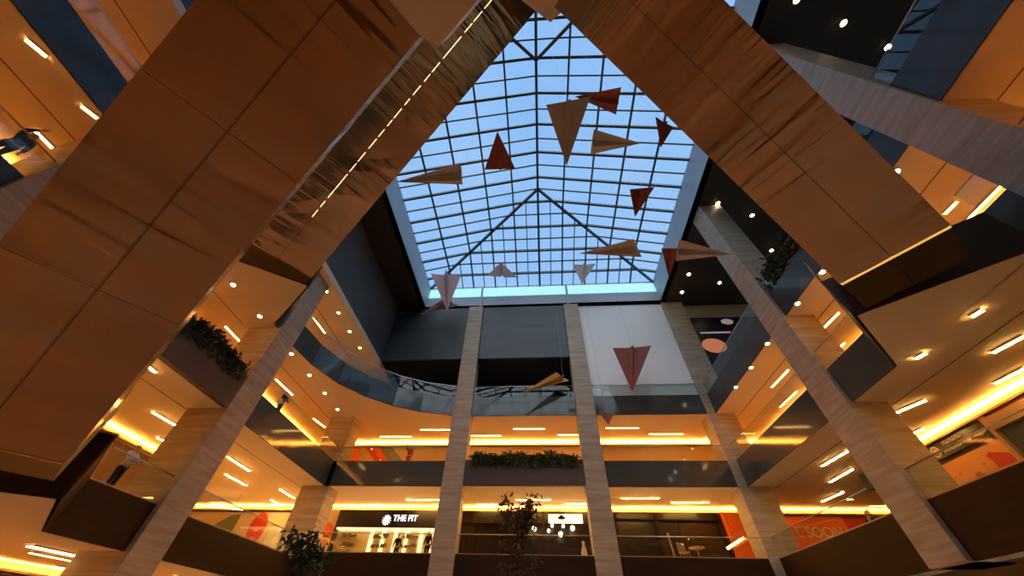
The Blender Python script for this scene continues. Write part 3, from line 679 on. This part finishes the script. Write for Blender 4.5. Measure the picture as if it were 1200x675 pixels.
# lightbox left of it
t = thing('poster_board', 'poster with a red round shape left of the clothes shop', 'poster', (-17.5, SY, L1t))
b = BM(); bx(b, -18.6, SY, K1t - .03, -16.55, SY + 0.1, 7.75); obj('board', b, M['beigeprint'], t)
p0 = onY(381, 623, SY - 0.03); b = BM(); ellipse(b, p0, 0.65, 0.62, UX, UZ, 0.02); obj('red_shape', b, M['orange'], t)
p0 = onY(378, 638, SY - 0.02); b = BM(); bx(b, p0.x - 0.7, SY - 0.03, p0.z - 0.5, p0.x + 0.55, SY - 0.01, p0.z + 0.45); obj('ochre_shape', b, M['gold'], t)
t = tag(obj('lightbox', (lambda bb: (bx(bb, -17.9, SY - 0.6, 4.3, -16.4, SY - 0.4, 5.25), bb)[1])(BM()), M['signwhite']), 'small white glowing box at the foot of the red poster', 'lightbox'); t.location.z = -0.47
# dark cafe with bulbs between the slim columns
t = thing('shopfront', 'dark brown shop with a cream lit sign between the slim columns', 'shopfront', (-1, SY, L1t))
b = BM(); bx(b, -7.2, SY - 0.1, L1t, 5.8, SY + 0.3, 7.75); obj('wall_cladding', b, M['signblack'], t)
for x in (-5.2, -2.4, 0.3, 4.6):
    b = BM(); bx(b, x - 0.1, SY - 0.3, L1t, x + 0.1, SY - 0.1, 7.7); obj('mullion', b, M['brown'], t)
b = BM(); bx(b, -7.2, SY - 0.35, 6.9, 5.8, SY - 0.1, 7.0); obj('transom', b, M['brown'], t)
t = thing('lit_sign', 'cream lit sign with a dark mark above the round bulbs', 'sign', onY(662, 608, SY - 0.5))
a, c = onY(643, 613, SY - 0.5), onY(682, 603, SY - 0.5)
b = BM(); bx(b, a.x, SY - 0.55, a.z, c.x, SY - 0.4, c.z); obj('panel', b, M['signwarm'], t, bevel=0.03)
p0 = onY(658, 607, SY - 0.57); b = BM(); ellipse(b, p0, 0.3, 0.11, UX, UZ, 0.02); ellipse(b, p0 + Vector((0, 0, .1)), 0.16, 0.1, UX, UZ, 0.02); obj('dark_mark', b, M['signblack'], t)
bul = [(619, 618), (626, 619.5), (643, 622), (647, 616), (657, 626), (660, 616.5), (671, 619)]
for i, p in enumerate(bul):
    c = onY(*p, SY - 0.8); r = 0.17 if i in (1, 6, 4) else 0.12
    t = thing('pendant_lamp', '%s of the seven round bulbs below the cream lit sign' % ordinal(i, 7), 'lamp', c, 'round bulbs in the dark shop')
    b = BM(); bmesh.ops.create_icosphere(b, subdivisions=2, radius=r, matrix=Matrix.Translation(c)); obj('bulb', b, M['bulb'], t, smooth=True)
    b = BM(); tube(b, [c, (c.x, c.y, L2b)], 0.012, 6); obj('cord', b, M['rubber'], t)
def vase(label, px, base, h, r, m):
    p = onY(px[0], px[1], 29.5); z0 = L1t - 0.03; b = BM(); pr = [(0.7, 0), (1, .3), (.8, .6), (.4, .8), (.45, 1)]
    rings = [[b.verts.new((p.x + r * k * math.cos(a * PI / 6), p.y + r * k * math.sin(a * PI / 6), z0 + (p.z + h - z0) * q)) for a in range(12)] for k, q in pr]
    for i in range(4):
        for k in range(12): b.faces.new((rings[i][k], rings[i][(k + 1) % 12], rings[i + 1][(k + 1) % 12], rings[i + 1][k]))
    b.faces.new(rings[0][::-1]); b.faces.new(rings[-1])
    tag(obj('vase', b, M[m], smooth=True), label, 'vase')
vase('white tall vase behind the glass near the second slim column', (685, 650), 0, 0.75, 0.22, 'white')
vase('pale slim vase behind the small tree', (607, 641), 0, 0.35, 0.2, 'shelf')
# cafe at the back right
t = thing('shopfront', 'dark cafe front under the white banner side', 'shopfront', (10, SY, L1t))
b = BM(); bx(b, 5.9, SY - 0.1, L1t, 13.9, SY + 0.3, 7.75); obj('wall_cladding', b, M['signblack'], t)
b = BM(); bx(b, 5.9, SY - 0.3, 7.2, 13.9, SY - 0.1, 7.3); obj('transom', b, M['brown'], t)
b = BM(); bx(b, 10.6, SY - 0.16, 5.2, 13.3, SY - 0.1, 7.0); obj('menu_panel', b, M['brown'], t)
for x in (5.95, 9.0, 13.75):
    b = BM(); bx(b, x - 0.08, SY - 0.3, L1t, x + 0.08, SY - 0.1, 7.7); obj('mullion', b, M['brown'], t)
def chair(label, x, y, ang):
    z = L1t - 0.03; t = thing('chair', label, 'chair', (x, y, z)); t.rotation_euler = (0, 0, ang)
    def O(n, b, m): o = obj(n, b, M[m]); o.parent = t
    b = BM(); bx(b, -.25, -.25, .45, .25, .25, .52); O('seat', b, 'wood')
    b = BM(); bx(b, -.25, .2, .52, .25, .26, 1.05); O('backrest', b, 'cap')
    for sx in (-.22, .22):
        for sy in (-.22, .22): b = BM(); tube(b, [(sx, sy, 0), (sx * .9, sy * .9, .46)], .025, 6); O('leg', b, 'wood')
p = onY(800, 640, 28.2); chair('wooden chair with a pale back behind the cafe parapet', p.x, 28.2, 0.2)
t = thing('cafe_table', 'round wooden table beside the chair behind the cafe parapet', 'table', (p.x + 0.9, 28.3, L1t - 0.03))
b = BM(); tube(b, [(p.x + .9, 28.3, L1t + .70), (p.x + .9, 28.3, L1t + .75)], .5, 20); obj('tabletop', b, M['wood'], t)
b = BM(); tube(b, [(p.x + .9, 28.3, L1t), (p.x + .9, 28.3, L1t + .7)], .04, 8); obj('leg', b, M['steel'], t)
b = BM(); tube(b, [(p.x + .9, 28.3, L1t - .028), (p.x + .9, 28.3, L1t + .02)], .28, 16); obj('foot', b, M['steel'], t)
p = onY(788, 640, 28.2); t = thing('post', 'pale slim post left of the wooden chair', 'post', (p.x, 28.2, L1t - .03))
b = BM(); tube(b, [(p.x, 28.2, L1t - .03), (p.x - .1, 28.2, L1t + 1.5)], .07, 8); obj('shaft', b, M['cap'], t)
a, c = onY(852, 643, 30), onY(872, 630, 29.2)
t = thing('ceiling_strip_light', 'slanting bright tube lamp in front of the orange panel', 'lamp', (a + c) / 2); b = BM(); bar(b, a, c, .14, .14); obj('diffuser', b, M['lampdim'], t)
b = BM(); m_ = (a + c) / 2; tube(b, [m_, (m_.x, m_.y, L2b)], .012, 6); obj('cord', b, M['rubber'], t)
t = thing('orange_panel', 'tall orange panel at the right end of the dark cafe', 'panel', (15.2, SY, L1t))
b = BM(); bx(b, 14.0, SY - 0.3, L1t, 16.4, SY + 0.2, 7.75); obj('board', b, M['orange'], t)
b = BM(); q0 = onY(879, 622, SY - .31)
tube(b, [q0 + Vector((math.sin(k * 1.1) * .3, 0, 1.0 - k * .28)) for k in range(8)], .06, 6); obj('pale_script', b, M['orange2'], t)

# right wall, lower storey
XS = XWR - 0.12
HY = YWB - .1
t = thing('hoarding', 'orange and red hoarding with pale SOON lettering', 'hoarding', (21, HY, L1t))
b = BM(); bx(b, 16.6, HY - .04, L1t, 23.1, HY, 7.7); obj('board', b, M['orange'], t)
b = BM(); bx(b, 23.1, HY - .05, L1t, 28, HY, 7.7); obj('dark_red_board', b, M['redprint'], t)
text_mesh('L SOON', 0.95, 'palesign', t, face_back((21.0, HY - .09, 6.62)), bold=.008)
b = BM(); bar(b, (19.4, HY - .06, 6.9), (22.9, HY - .06, 7.55), .05, .09, (0, 0, 1)); obj('pale_stripe', b, M['orange2'], t)
b = BM(); bar(b, (23.2, HY - .06, L1t), (23.05, HY - .06, 7.7), .12, .05, (0, 1, 0)); obj('pale_edge', b, M['orange2'], t)
t = thing('sign_board', 'black shop sign with a pale round emblem on the right gallery', 'sign', onX(1115, 512, XS))
Pq = [onX(*p, XS - .02) for p in ((1083, 518), (1095, 540), (1163, 510), (1148, 487))]
b = BM(); bx(b, XS - .1, 16.2, 7.08, XS, 19.6, 7.72); obj('board', b, M['signblack'], t)
b = BM(); ring(b, (XS - .11, 19.17, 7.4), .17, .25, (UY, UZ), -.02); ring(b, (XS - .11, 19.17, 7.4), .0, .12, (UY, UZ), -.02); obj('emblem', b, M['palesign'], t)
# two rows of unreadable pale letter strokes
for zz, hh, ya, n, st in ((7.58, .16, 18.55, 10, .12), (7.26, .11, 18.75, 10, .105)):
    b = BM()
    for k in range(n):
        y_ = ya - k * st
        bx(b, XS - .13, y_ - .028, zz - hh / 2, XS - .1, y_, zz + hh / 2)
        bx(b, XS - .13, y_ - .075, zz + (hh / 2 - .03) * (-1 if k % 3 else 1) - .015, XS - .1, y_ - .02, zz + (hh / 2 - .03) * (-1 if k % 3 else 1) + .015)
    obj('pale_strokes', b, M['palesign'], t)
b = BM(); slabpoly(b, [(XS - .13, 17.15, 7.28), (XS - .13, 16.75, 7.42), (XS - .13, 16.35, 7.3), (XS - .13, 16.7, 7.2)], (.03, 0, 0)); ellipse(b, (XS - .13, 17.3, 7.3), .12, .08, UY, UZ, .02); obj('pale_picture', b, M['shelf'], t)
t = thing('poster_board', 'orange poster with a red corner below the black sign', 'poster', (XS, 18, L1t))
b = BM(); bx(b, XS - .12, 16.3, L1t, XS - .04, 19.65, 6.86); obj('board', b, M['orange2'], t)
b = BM(); slabpoly(b, [(XS - .14, 17.25, 5.7), (XS - .14, 17.2, 6.3), (XS - .14, 17.3, 6.5), (XS - .14, 17.05, 6.6), (XS - .14, 16.4, 6.3), (XS - .14, 16.4, 5.4)], (.02, 0, 0)); obj('red_corner', b, M['redprint'], t)
b = BM(); ring(b, (XS - .14, 18.15, 5.95), .14, .19, (UY, UZ), -.015)
for y in (17.6, 18.9): bx(b, XS - .15, y - .06, 6.25, XS - .13, y + .06, 6.33)
obj('drawing', b, M['orange'], t)
t = thing('shopfront', 'dark shopfront at the right frame edge beside the orange poster', 'shopfront', (XS, 8, L1t))
b = BM(); bx(b, XS - .1, 2, L1t, XS, 16.0, 7.6); obj('glazing', b, M['fascia'], t)
b = BM(); bx(b, XS - .3, 16.0, L1t, XS - .02, 16.18, 7.7); obj('jamb', b, M['cap'], t)
b = BM(); bx(b, XS - .3, 2, 7.1, XS - .1, 16.0, 7.6); obj('head_beam', b, M['cap'], t)

# upper storey: striped mural on the back wall, cinema sign
MY = YWB - .04
t = thing('mural', 'slanting red, orange and grey stripes on the back wall', 'mural', (-14, MY, ZF2))
def stripe(n, pts, m):
    b = BM(); slabpoly(b, [onY(*p, MY) for p in pts], (0, .02, 0)); obj(n, b, M[m], t)
stripe('orange_block', [(408, 522), (424, 522), (416, 556), (401, 556)], 'orange')
stripe('red_stripe', [(427, 522), (434, 522), (458, 558), (450, 558)], 'redprint')
stripe('orange_stripe', [(434, 522), (443, 522), (467, 558), (458, 558)], 'orange')
stripe('grey_stripe', [(450, 522), (458, 522), (485, 558), (472, 558)], 'greyprint')
stripe('olive_stripe', [(443, 522), (450, 522), (472, 558), (467, 558)], 'green')
SGY = 27.68
t = thing('cinema_sign', 'dark sign panel with an orange oval, right of the banner column', 'sign', (20, SGY, L3t))
b = BM(); bx(b, 15.97, SGY, L3t, 24.9, SGY + .1, 24.3); obj('panel', b, M['signblack'], t)
p0 = onY(837, 405, SGY - .05); b = BM(); ellipse(b, p0, 1.15, .85, UX, UZ, .03); obj('orange_oval', b, M['litorange'], t)
a, c = onY(821, 390, SGY - .05), onY(856, 389, SGY - .05); b = BM(); bx(b, a.x, SGY - .06, a.z - .09, c.x, SGY - .01, a.z + .09); obj('pale_line', b, M['litpale'], t)
p0 = onY(852, 377, SGY - .05); b = BM(); ellipse(b, p0, .6, .36, UX, UZ, .03); obj('pale_emblem', b, M['litpale'], t)
b = BM(); bx(b, 15.95, SGY - .1, 24.3, 33, SGY + .12, TOP); struct('trim_2', b, M['marble'])

# left wall, lower storey
LY = YWB - .1
t = thing('poster_board', 'pale poster with a red oval behind the left gallery', 'poster', (-24, LY, K1t))
b = BM(); bx(b, -31, LY - .06, K1t, -18.8, LY, 7.65); obj('board', b, M['beigeprint'], t)
b = BM(); ellipse(b, (-23.3, LY - .1, 6.55), .72, 1.05, UX, UZ, .03); obj('red_oval', b, M['redprint'], t)
b = BM(); slabpoly(b, [(-27.6, LY - .09, 5.6), (-25.4, LY - .09, 5.6), (-25.3, LY - .09, 7.5), (-26.1, LY - .09, 7.4), (-27.1, LY - .09, 6.8)], (0, .03, 0)); obj('green_arch', b, M['green'], t)
b = BM(); bx(b, -22.2, LY - .09, 5.0, -21.0, LY - .07, 6.6); obj('white_sheet', b, M['white'], t)
p0, p1 = onY(229, 592, 29), onY(285, 597, 29)
t = thing('ceiling_strip_light', 'long pale tube lamp hanging in front of the left poster wall', 'lamp', (p0 + p1) / 2)
b = BM(); bar(b, p0, p1, .12, .12); obj('diffuser', b, M['lampdim'], t)
for q in (p0.lerp(p1, .2), p0.lerp(p1, .8)): b = BM(); tube(b, [q, (q.x, q.y, L2b)], .012, 6); obj('cord', b, M['rubber'], t)
# small camera box on the right column
p0 = onX(1022, 563, 14.0)
t = thing('loudspeaker', 'small black loudspeaker on the right marble column', 'loudspeaker', (15.0, 17.2, p0.z))
b = BM(); pcs = onY(1024, 564, 17.25); bx(b, pcs.x - .3, 17.1, pcs.z - .3, pcs.x + .3, 17.5, pcs.z + .3); obj('cabinet', b, M['rubber'], t, bevel=.03)
b = BM(); bx(b, pcs.x - .1, 16.955, pcs.z - .05, pcs.x + .1, 17.1, pcs.z + .05); obj('bracket', b, M['steel'], t)

# ------------------------------------------------------------------ trees reaching up from the ground floor
def tree(label, x, y, top, leafm, n, spread, seed):
    random.seed(seed); t = thing('potted_tree', label, 'tree', (x, y, G))
    b = BM(); tube(b, [(x - .25, y, G), (x - .1, y + .05, 0.2), (x + .05, y, 1.6), (x, y, top - .6)], .07, 8, .02)
    br = []
    for k in range(16):
        z = random.uniform(.3, top - .6); a = random.uniform(0, 2 * PI); l = random.uniform(.4, 1) * spread
        p = Vector((x, y, z)); q = p + Vector((math.cos(a) * l, math.sin(a) * l, random.uniform(.3, .9)))
        tube(b, [p, p.lerp(q, .5) + Vector((0, 0, -.05)), q], .02, 5, .008); br.append((p, q))
    obj('trunk', b, M['bark'], t)
    b = BM(); bx(b, x - .55, y - .3, G, x + .1, y + .3, G + .7); obj('pot', b, M['planter'], t, bevel=.04)
    b = BM()
    for i in range(n):
        p, q = random.choice(br); c = p.lerp(q, random.uniform(.4, 1.1)) + Vector((random.gauss(0, .12), random.gauss(0, .12), random.gauss(0, .12)))
        leafquad(b, c, Vector((random.uniform(-1, 1), random.uniform(-1, 1), random.uniform(-1, .6))), random.uniform(.12, .24), .045)
    obj('leaves', b, M[leafm], t, kind='stuff')
p = onY(605, 640, 13); tree('slender russet leaved tree in front of the cream lit sign', p.x, 13, onY(605, 574, 13).z, 'redleaf', 700, .6, 3)
p = onY(352, 660, 12); tree('dark leafy tree top at the foot of the far left column', p.x, 12, onY(352, 632, 12).z + .3, 'leaf', 600, .7, 5)

# ------------------------------------------------------------------ people
def skin(name, verts, edges, radii, m, parent, root=0, sub=2):
    me = bpy.data.meshes.new(name); me.from_pydata([tuple(v) for v in verts], edges, [])
    o = bpy.data.objects.new(name, me); C.objects.link(o)
    sk = o.modifiers.new('skin', 'SKIN'); sk.use_smooth_shade = True
    for i, r in enumerate(radii):
        d = me.skin_vertices[0].data[i]; d.radius = r if isinstance(r, tuple) else (r, r); d.use_root = (i == root)
    sb = o.modifiers.new('sub', 'SUBSURF'); sb.levels = sub; sb.render_levels = sub
    dg = bpy.context.evaluated_depsgraph_get(); dg.update()
    me2 = bpy.data.meshes.new_from_object(o.evaluated_get(dg)); bpy.data.objects.remove(o)
    me2.materials.clear(); me2.materials.append(M[m])
    for p_ in me2.polygons: p_.use_smooth = True
    o = bpy.data.objects.new(name, me2); C.objects.link(o); o.parent = parent; return o
def person(label, loc, face, top, legs, hair, hair_long=False, arm='rail', bag=None, lean=0.0, seated=False, hs=1.0):
    # faces +Y in local space before turning
    t = thing('person', label, 'person', loc); t.rotation_euler = (0, 0, face)
    V, E, Rr = [], [], []
    def add(p, r, prev=None):
        V.append(Vector(p)); Rr.append(r); i = len(V) - 1
        if prev is not None: E.append((prev, i))
        return i
    pel = add((0, 0, .95), (.14, .10)); wa = add((0, .02 + lean * .2, 1.12), (.125, .09), pel); ch = add((0, .03 + lean * .5, 1.32), (.15, .105), wa)
    nk = add((0, .03 + lean * .8, 1.47), .055, ch); jw = add((0, .065 + lean, 1.555), .066, nk); sk_ = add((0, .045 + lean, 1.65), (.078, .095), jw); cr = add((0, .03 + lean, 1.72), .06, sk_)
    add((0, .155 + lean, 1.60), .014, jw)                                          # nose
    hands = {}
    for s in (-1, 1):
        hp = add((s * .095, 0, .88), .095, pel); kn = add((s * .10, .03, .50), .058, hp); an = add((s * .10, 0, .09), .042, kn); add((s * .12, .15, .04), .038, an)
        sh = add((s * .185, .02 + lean * .6, 1.40), .062, ch)
        if arm == 'rail': el = (s * .27, .14, 1.16); wr = (s * .17, .34, 1.08); fd = Vector((-s * .12, .2, -.12))
        elif arm == 'raise' and s == 1: el = (s * .26, .25, 1.42); wr = (s * .16, .46, 1.62); fd = Vector((-.1, .2, .3))
        else: el = (s * .25, .0, 1.13); wr = (s * .26, .1, .87); fd = Vector((0, .1, -1))
        el = add(el, .045, sh); wi = add(wr, .03, el); fd.normalize()
        w0 = Vector(wr); side = fd.cross(Vector((0, 0, 1) if abs(fd.z) < .8 else (0, 1, 0))).normalized()
        pm = add(w0 + fd * .06, (.034, .022), wi)
        ear = add((s * .083, .03 + lean, 1.635), .016, sk_)
        dn = side.cross(fd).normalized()
        for k, (o_, l_) in enumerate(((-.03, .075), (-.01, .085), (.011, .08), (.03, .06))):
            a = add(w0 + fd * .10 + side * o_, .0095, pm); b_ = add(w0 + fd * (.10 + l_ * .6) + side * o_ * 1.15 + dn * .012, .0085, a); add(w0 + fd * (.10 + l_) + side * o_ * 1.2 + dn * .03, .008, b_)
        th = add(w0 + fd * .045 + side * -.045 * s, .011, pm); add(w0 + fd * .085 + side * -.062 * s + dn * .01, .009, th)
    def sit(v, low):
        if not seated: return v
        v = Vector(v)
        if low:
            if v.z > .8: v.z -= .45
            elif v.z > .3: v = Vector((v.x, v.y + .42, .50))
            else: v = Vector((v.x, v.y + .45, v.z))
        else: v.z -= .45
        return v
    if seated: V = [sit(v, v.z < .84 and abs(v.x) < .16 or v.z < .6 or (abs(v.x) < .11 and v.z < .9)) for v in V]
    skin('body', V, E, Rr, 'skin', t)
    # clothes
    jv = [Vector((0, 0, .90)), V[1], V[2], V[2] + Vector((0, 0, .12))]; je = [(0, 1), (1, 2), (2, 3)]; jr = [(.165, .125), (.15, .115), (.175, .13), .075]
    idx = {0: pel}
    for s in (-1, 1):
        b0 = len(jv); shp = Vector((s * .185, .02 + lean * .6, 1.40))
        if arm == 'rail': e_, w_ = Vector((s * .27, .14, 1.16)), Vector((s * .18, .32, 1.085))
        elif arm == 'raise' and s == 1: e_, w_ = Vector((s * .26, .25, 1.42)), Vector((s * .17, .44, 1.60))
        else: e_, w_ = Vector((s * .25, 0, 1.13)), Vector((s * .26, .09, .9))
        jv += [shp, e_, w_]; jr += [.078, .062, .05]; je += [(2, b0), (b0, b0 + 1), (b0 + 1, b0 + 2)]
    jv = [sit(v, False) for v in jv]
    skin('jacket', jv, je, jr, top, t)
    tv = [Vector((0, 0, .97))]; te = []; tr = [(.15, .115)]
    for s in (-1, 1):
        b0 = len(tv); tv += [Vector((s * .095, 0, .86)), Vector((s * .10, .03, .5)), Vector((s * .10, 0, .12))]; tr += [.108, .076, .065]; te += [(0, b0), (b0, b0 + 1), (b0 + 1, b0 + 2)]
    tv = [sit(v, True) for v in tv]
    skin('trousers', tv, te, tr, legs, t)
    for s in (-1, 1): skin('shoe', [Vector((s * .10, -.05, .05)), Vector((s * .105, .06, .05)), Vector((s * .12, .19, .04))] if not seated else [Vector((s * .10, .40, .05)), Vector((s * .105, .51, .05)), Vector((s * .12, .64, .04))], [(0, 1), (1, 2)], [.045, .05, .042], 'rubber', t, sub=1)
    hc = Vector((0, .015 + lean, 1.67)); hv = [hc + Vector((0, .02, .03)), hc + Vector((0, -.045, .0)), hc + Vector((0, -.06, -.09))]; hr = [(.092, .10), (.09, .075), (.075, .05)]
    he = [(0, 1), (1, 2)]
    if hair_long: hv.append(hc + Vector((0, -.075, -.25))); hr.append((.09, .04)); he.append((2, 3))
    hv = [sit(v, False) for v in hv]; hr = [(a * hs, c * hs) for a, c in hr]
    skin('hair', hv, he, hr, hair, t)
    for s in (-1, 1):
        b = BM(); bmesh.ops.create_icosphere(b, subdivisions=1, radius=.014, matrix=Matrix.Translation((s * .032, .128 + lean, 1.645 - (.45 if seated else 0)))); o = obj('eye', b, M['eye']); o.parent = t
    if bag:
        b = BM(); bx(b, .22, -.05, .75, .36, .25, 1.05); o = obj('bag', b, M[bag], bevel=.03); o.parent = t
    return t
person('person in a grey blue jacket leaning at the left frame edge', (-16.55, 3.0, ZF2 + .04), -PI / 2, 'jacketgrey', 'clothblack', 'hairdark', arm='raise')
person('fair haired person in white standing by the left brown parapet', (-16.6, 13.5, K1t - .03), -PI / 2, 'clothwhite', 'clothblack', 'hairlight', True, 'rail')
person('person in black with a pale bag on the left upper gallery', (-16.6, 19.6, L2t - .03), -PI / 2, 'clothblack', 'jacketgrey', 'hairdark', False, 'rail', 'clothwhite')
pz = onX(1019, 606, 17.0)
person('dark haired person sitting behind the right brown parapet', (pz.x, pz.y, L1t - .03), PI / 2, 'clothblack', 'clothblack', 'hairdark', True, 'rail', seated=True, hs=1.6)
t = thing('bench', 'wooden bench under the seated dark haired person', 'bench', (pz.x, pz.y, L1t - .03))
b = BM(); bx(b, pz.x - .25, pz.y - .9, L1t + .32, pz.x + .3, pz.y + .9, L1t + .38); obj('seat', b, M['wood'], t)
for yy in (-.7, .7): b = BM(); bx(b, pz.x - .2, pz.y + yy - .05, L1t - .028, pz.x + .25, pz.y + yy + .05, L1t + .32); obj('leg', b, M['cap'], t)
person('person in dark clothes inside the clothes shop, on the left', (onY(464, 645, 30.4).x, 30.4, L1t - .03), PI, 'clothblack', 'clothblack', 'hairdark', False, 'down')
person('person in dark clothes inside the clothes shop, next to the column', (onY(500, 645, 29.6).x, 29.6, L1t - .03), PI, 'clothblack', 'clothblack', 'hairdark', True, 'down')
person('person in red in front of the wall by the striped mural', (onY(478, 540, 28.4).x, 28.4, L2t - .03), PI, 'clothred', 'clothred', 'redprint' if False else 'hairdark', False, 'raise')

# ------------------------------------------------------------------ sky and view
w = bpy.data.worlds.new('sky'); SC.world = w; w.use_nodes = True; nt = w.node_tree
bg = nt.nodes['Background']; tc = nt.nodes.new('ShaderNodeTexCoord'); nz = nt.nodes.new('ShaderNodeTexNoise'); nz.inputs['Scale'].default_value = 2.2; nz.inputs['Detail'].default_value = 3
cr = nt.nodes.new('ShaderNodeValToRGB'); cr.color_ramp.elements[0].position = .35; cr.color_ramp.elements[1].position = .7
cr.color_ramp.elements[0].color = (0.27, 0.52, 0.92, 1); cr.color_ramp.elements[1].color = (0.36, 0.60, 0.95, 1)
nt.links.new(tc.outputs['Generated'], nz.inputs[0]); nt.links.new(nz.outputs['Fac'], cr.inputs[0]); nt.links.new(cr.outputs[0], bg.inputs[0]); bg.inputs[1].default_value = 1.05
sl_ = bpy.data.lights.new('daylight', 'SUN'); sl_.energy = 2.1; sl_.angle = math.radians(70); sl_.color = (1.0, 0.96, 0.88)
so = bpy.data.objects.new('daylight', sl_); C.objects.link(so); so.location = (0, -10, 60); so.rotation_euler = Vector((0.0, 0.62, -0.78)).to_track_quat('-Z', 'Y').to_euler()
vs = SC.view_settings; SC.display_settings.display_device = 'sRGB'; vs.view_transform = 'Standard'; vs.look = 'None'; vs.exposure = 0; vs.gamma = 1; vs.use_curve_mapping = False
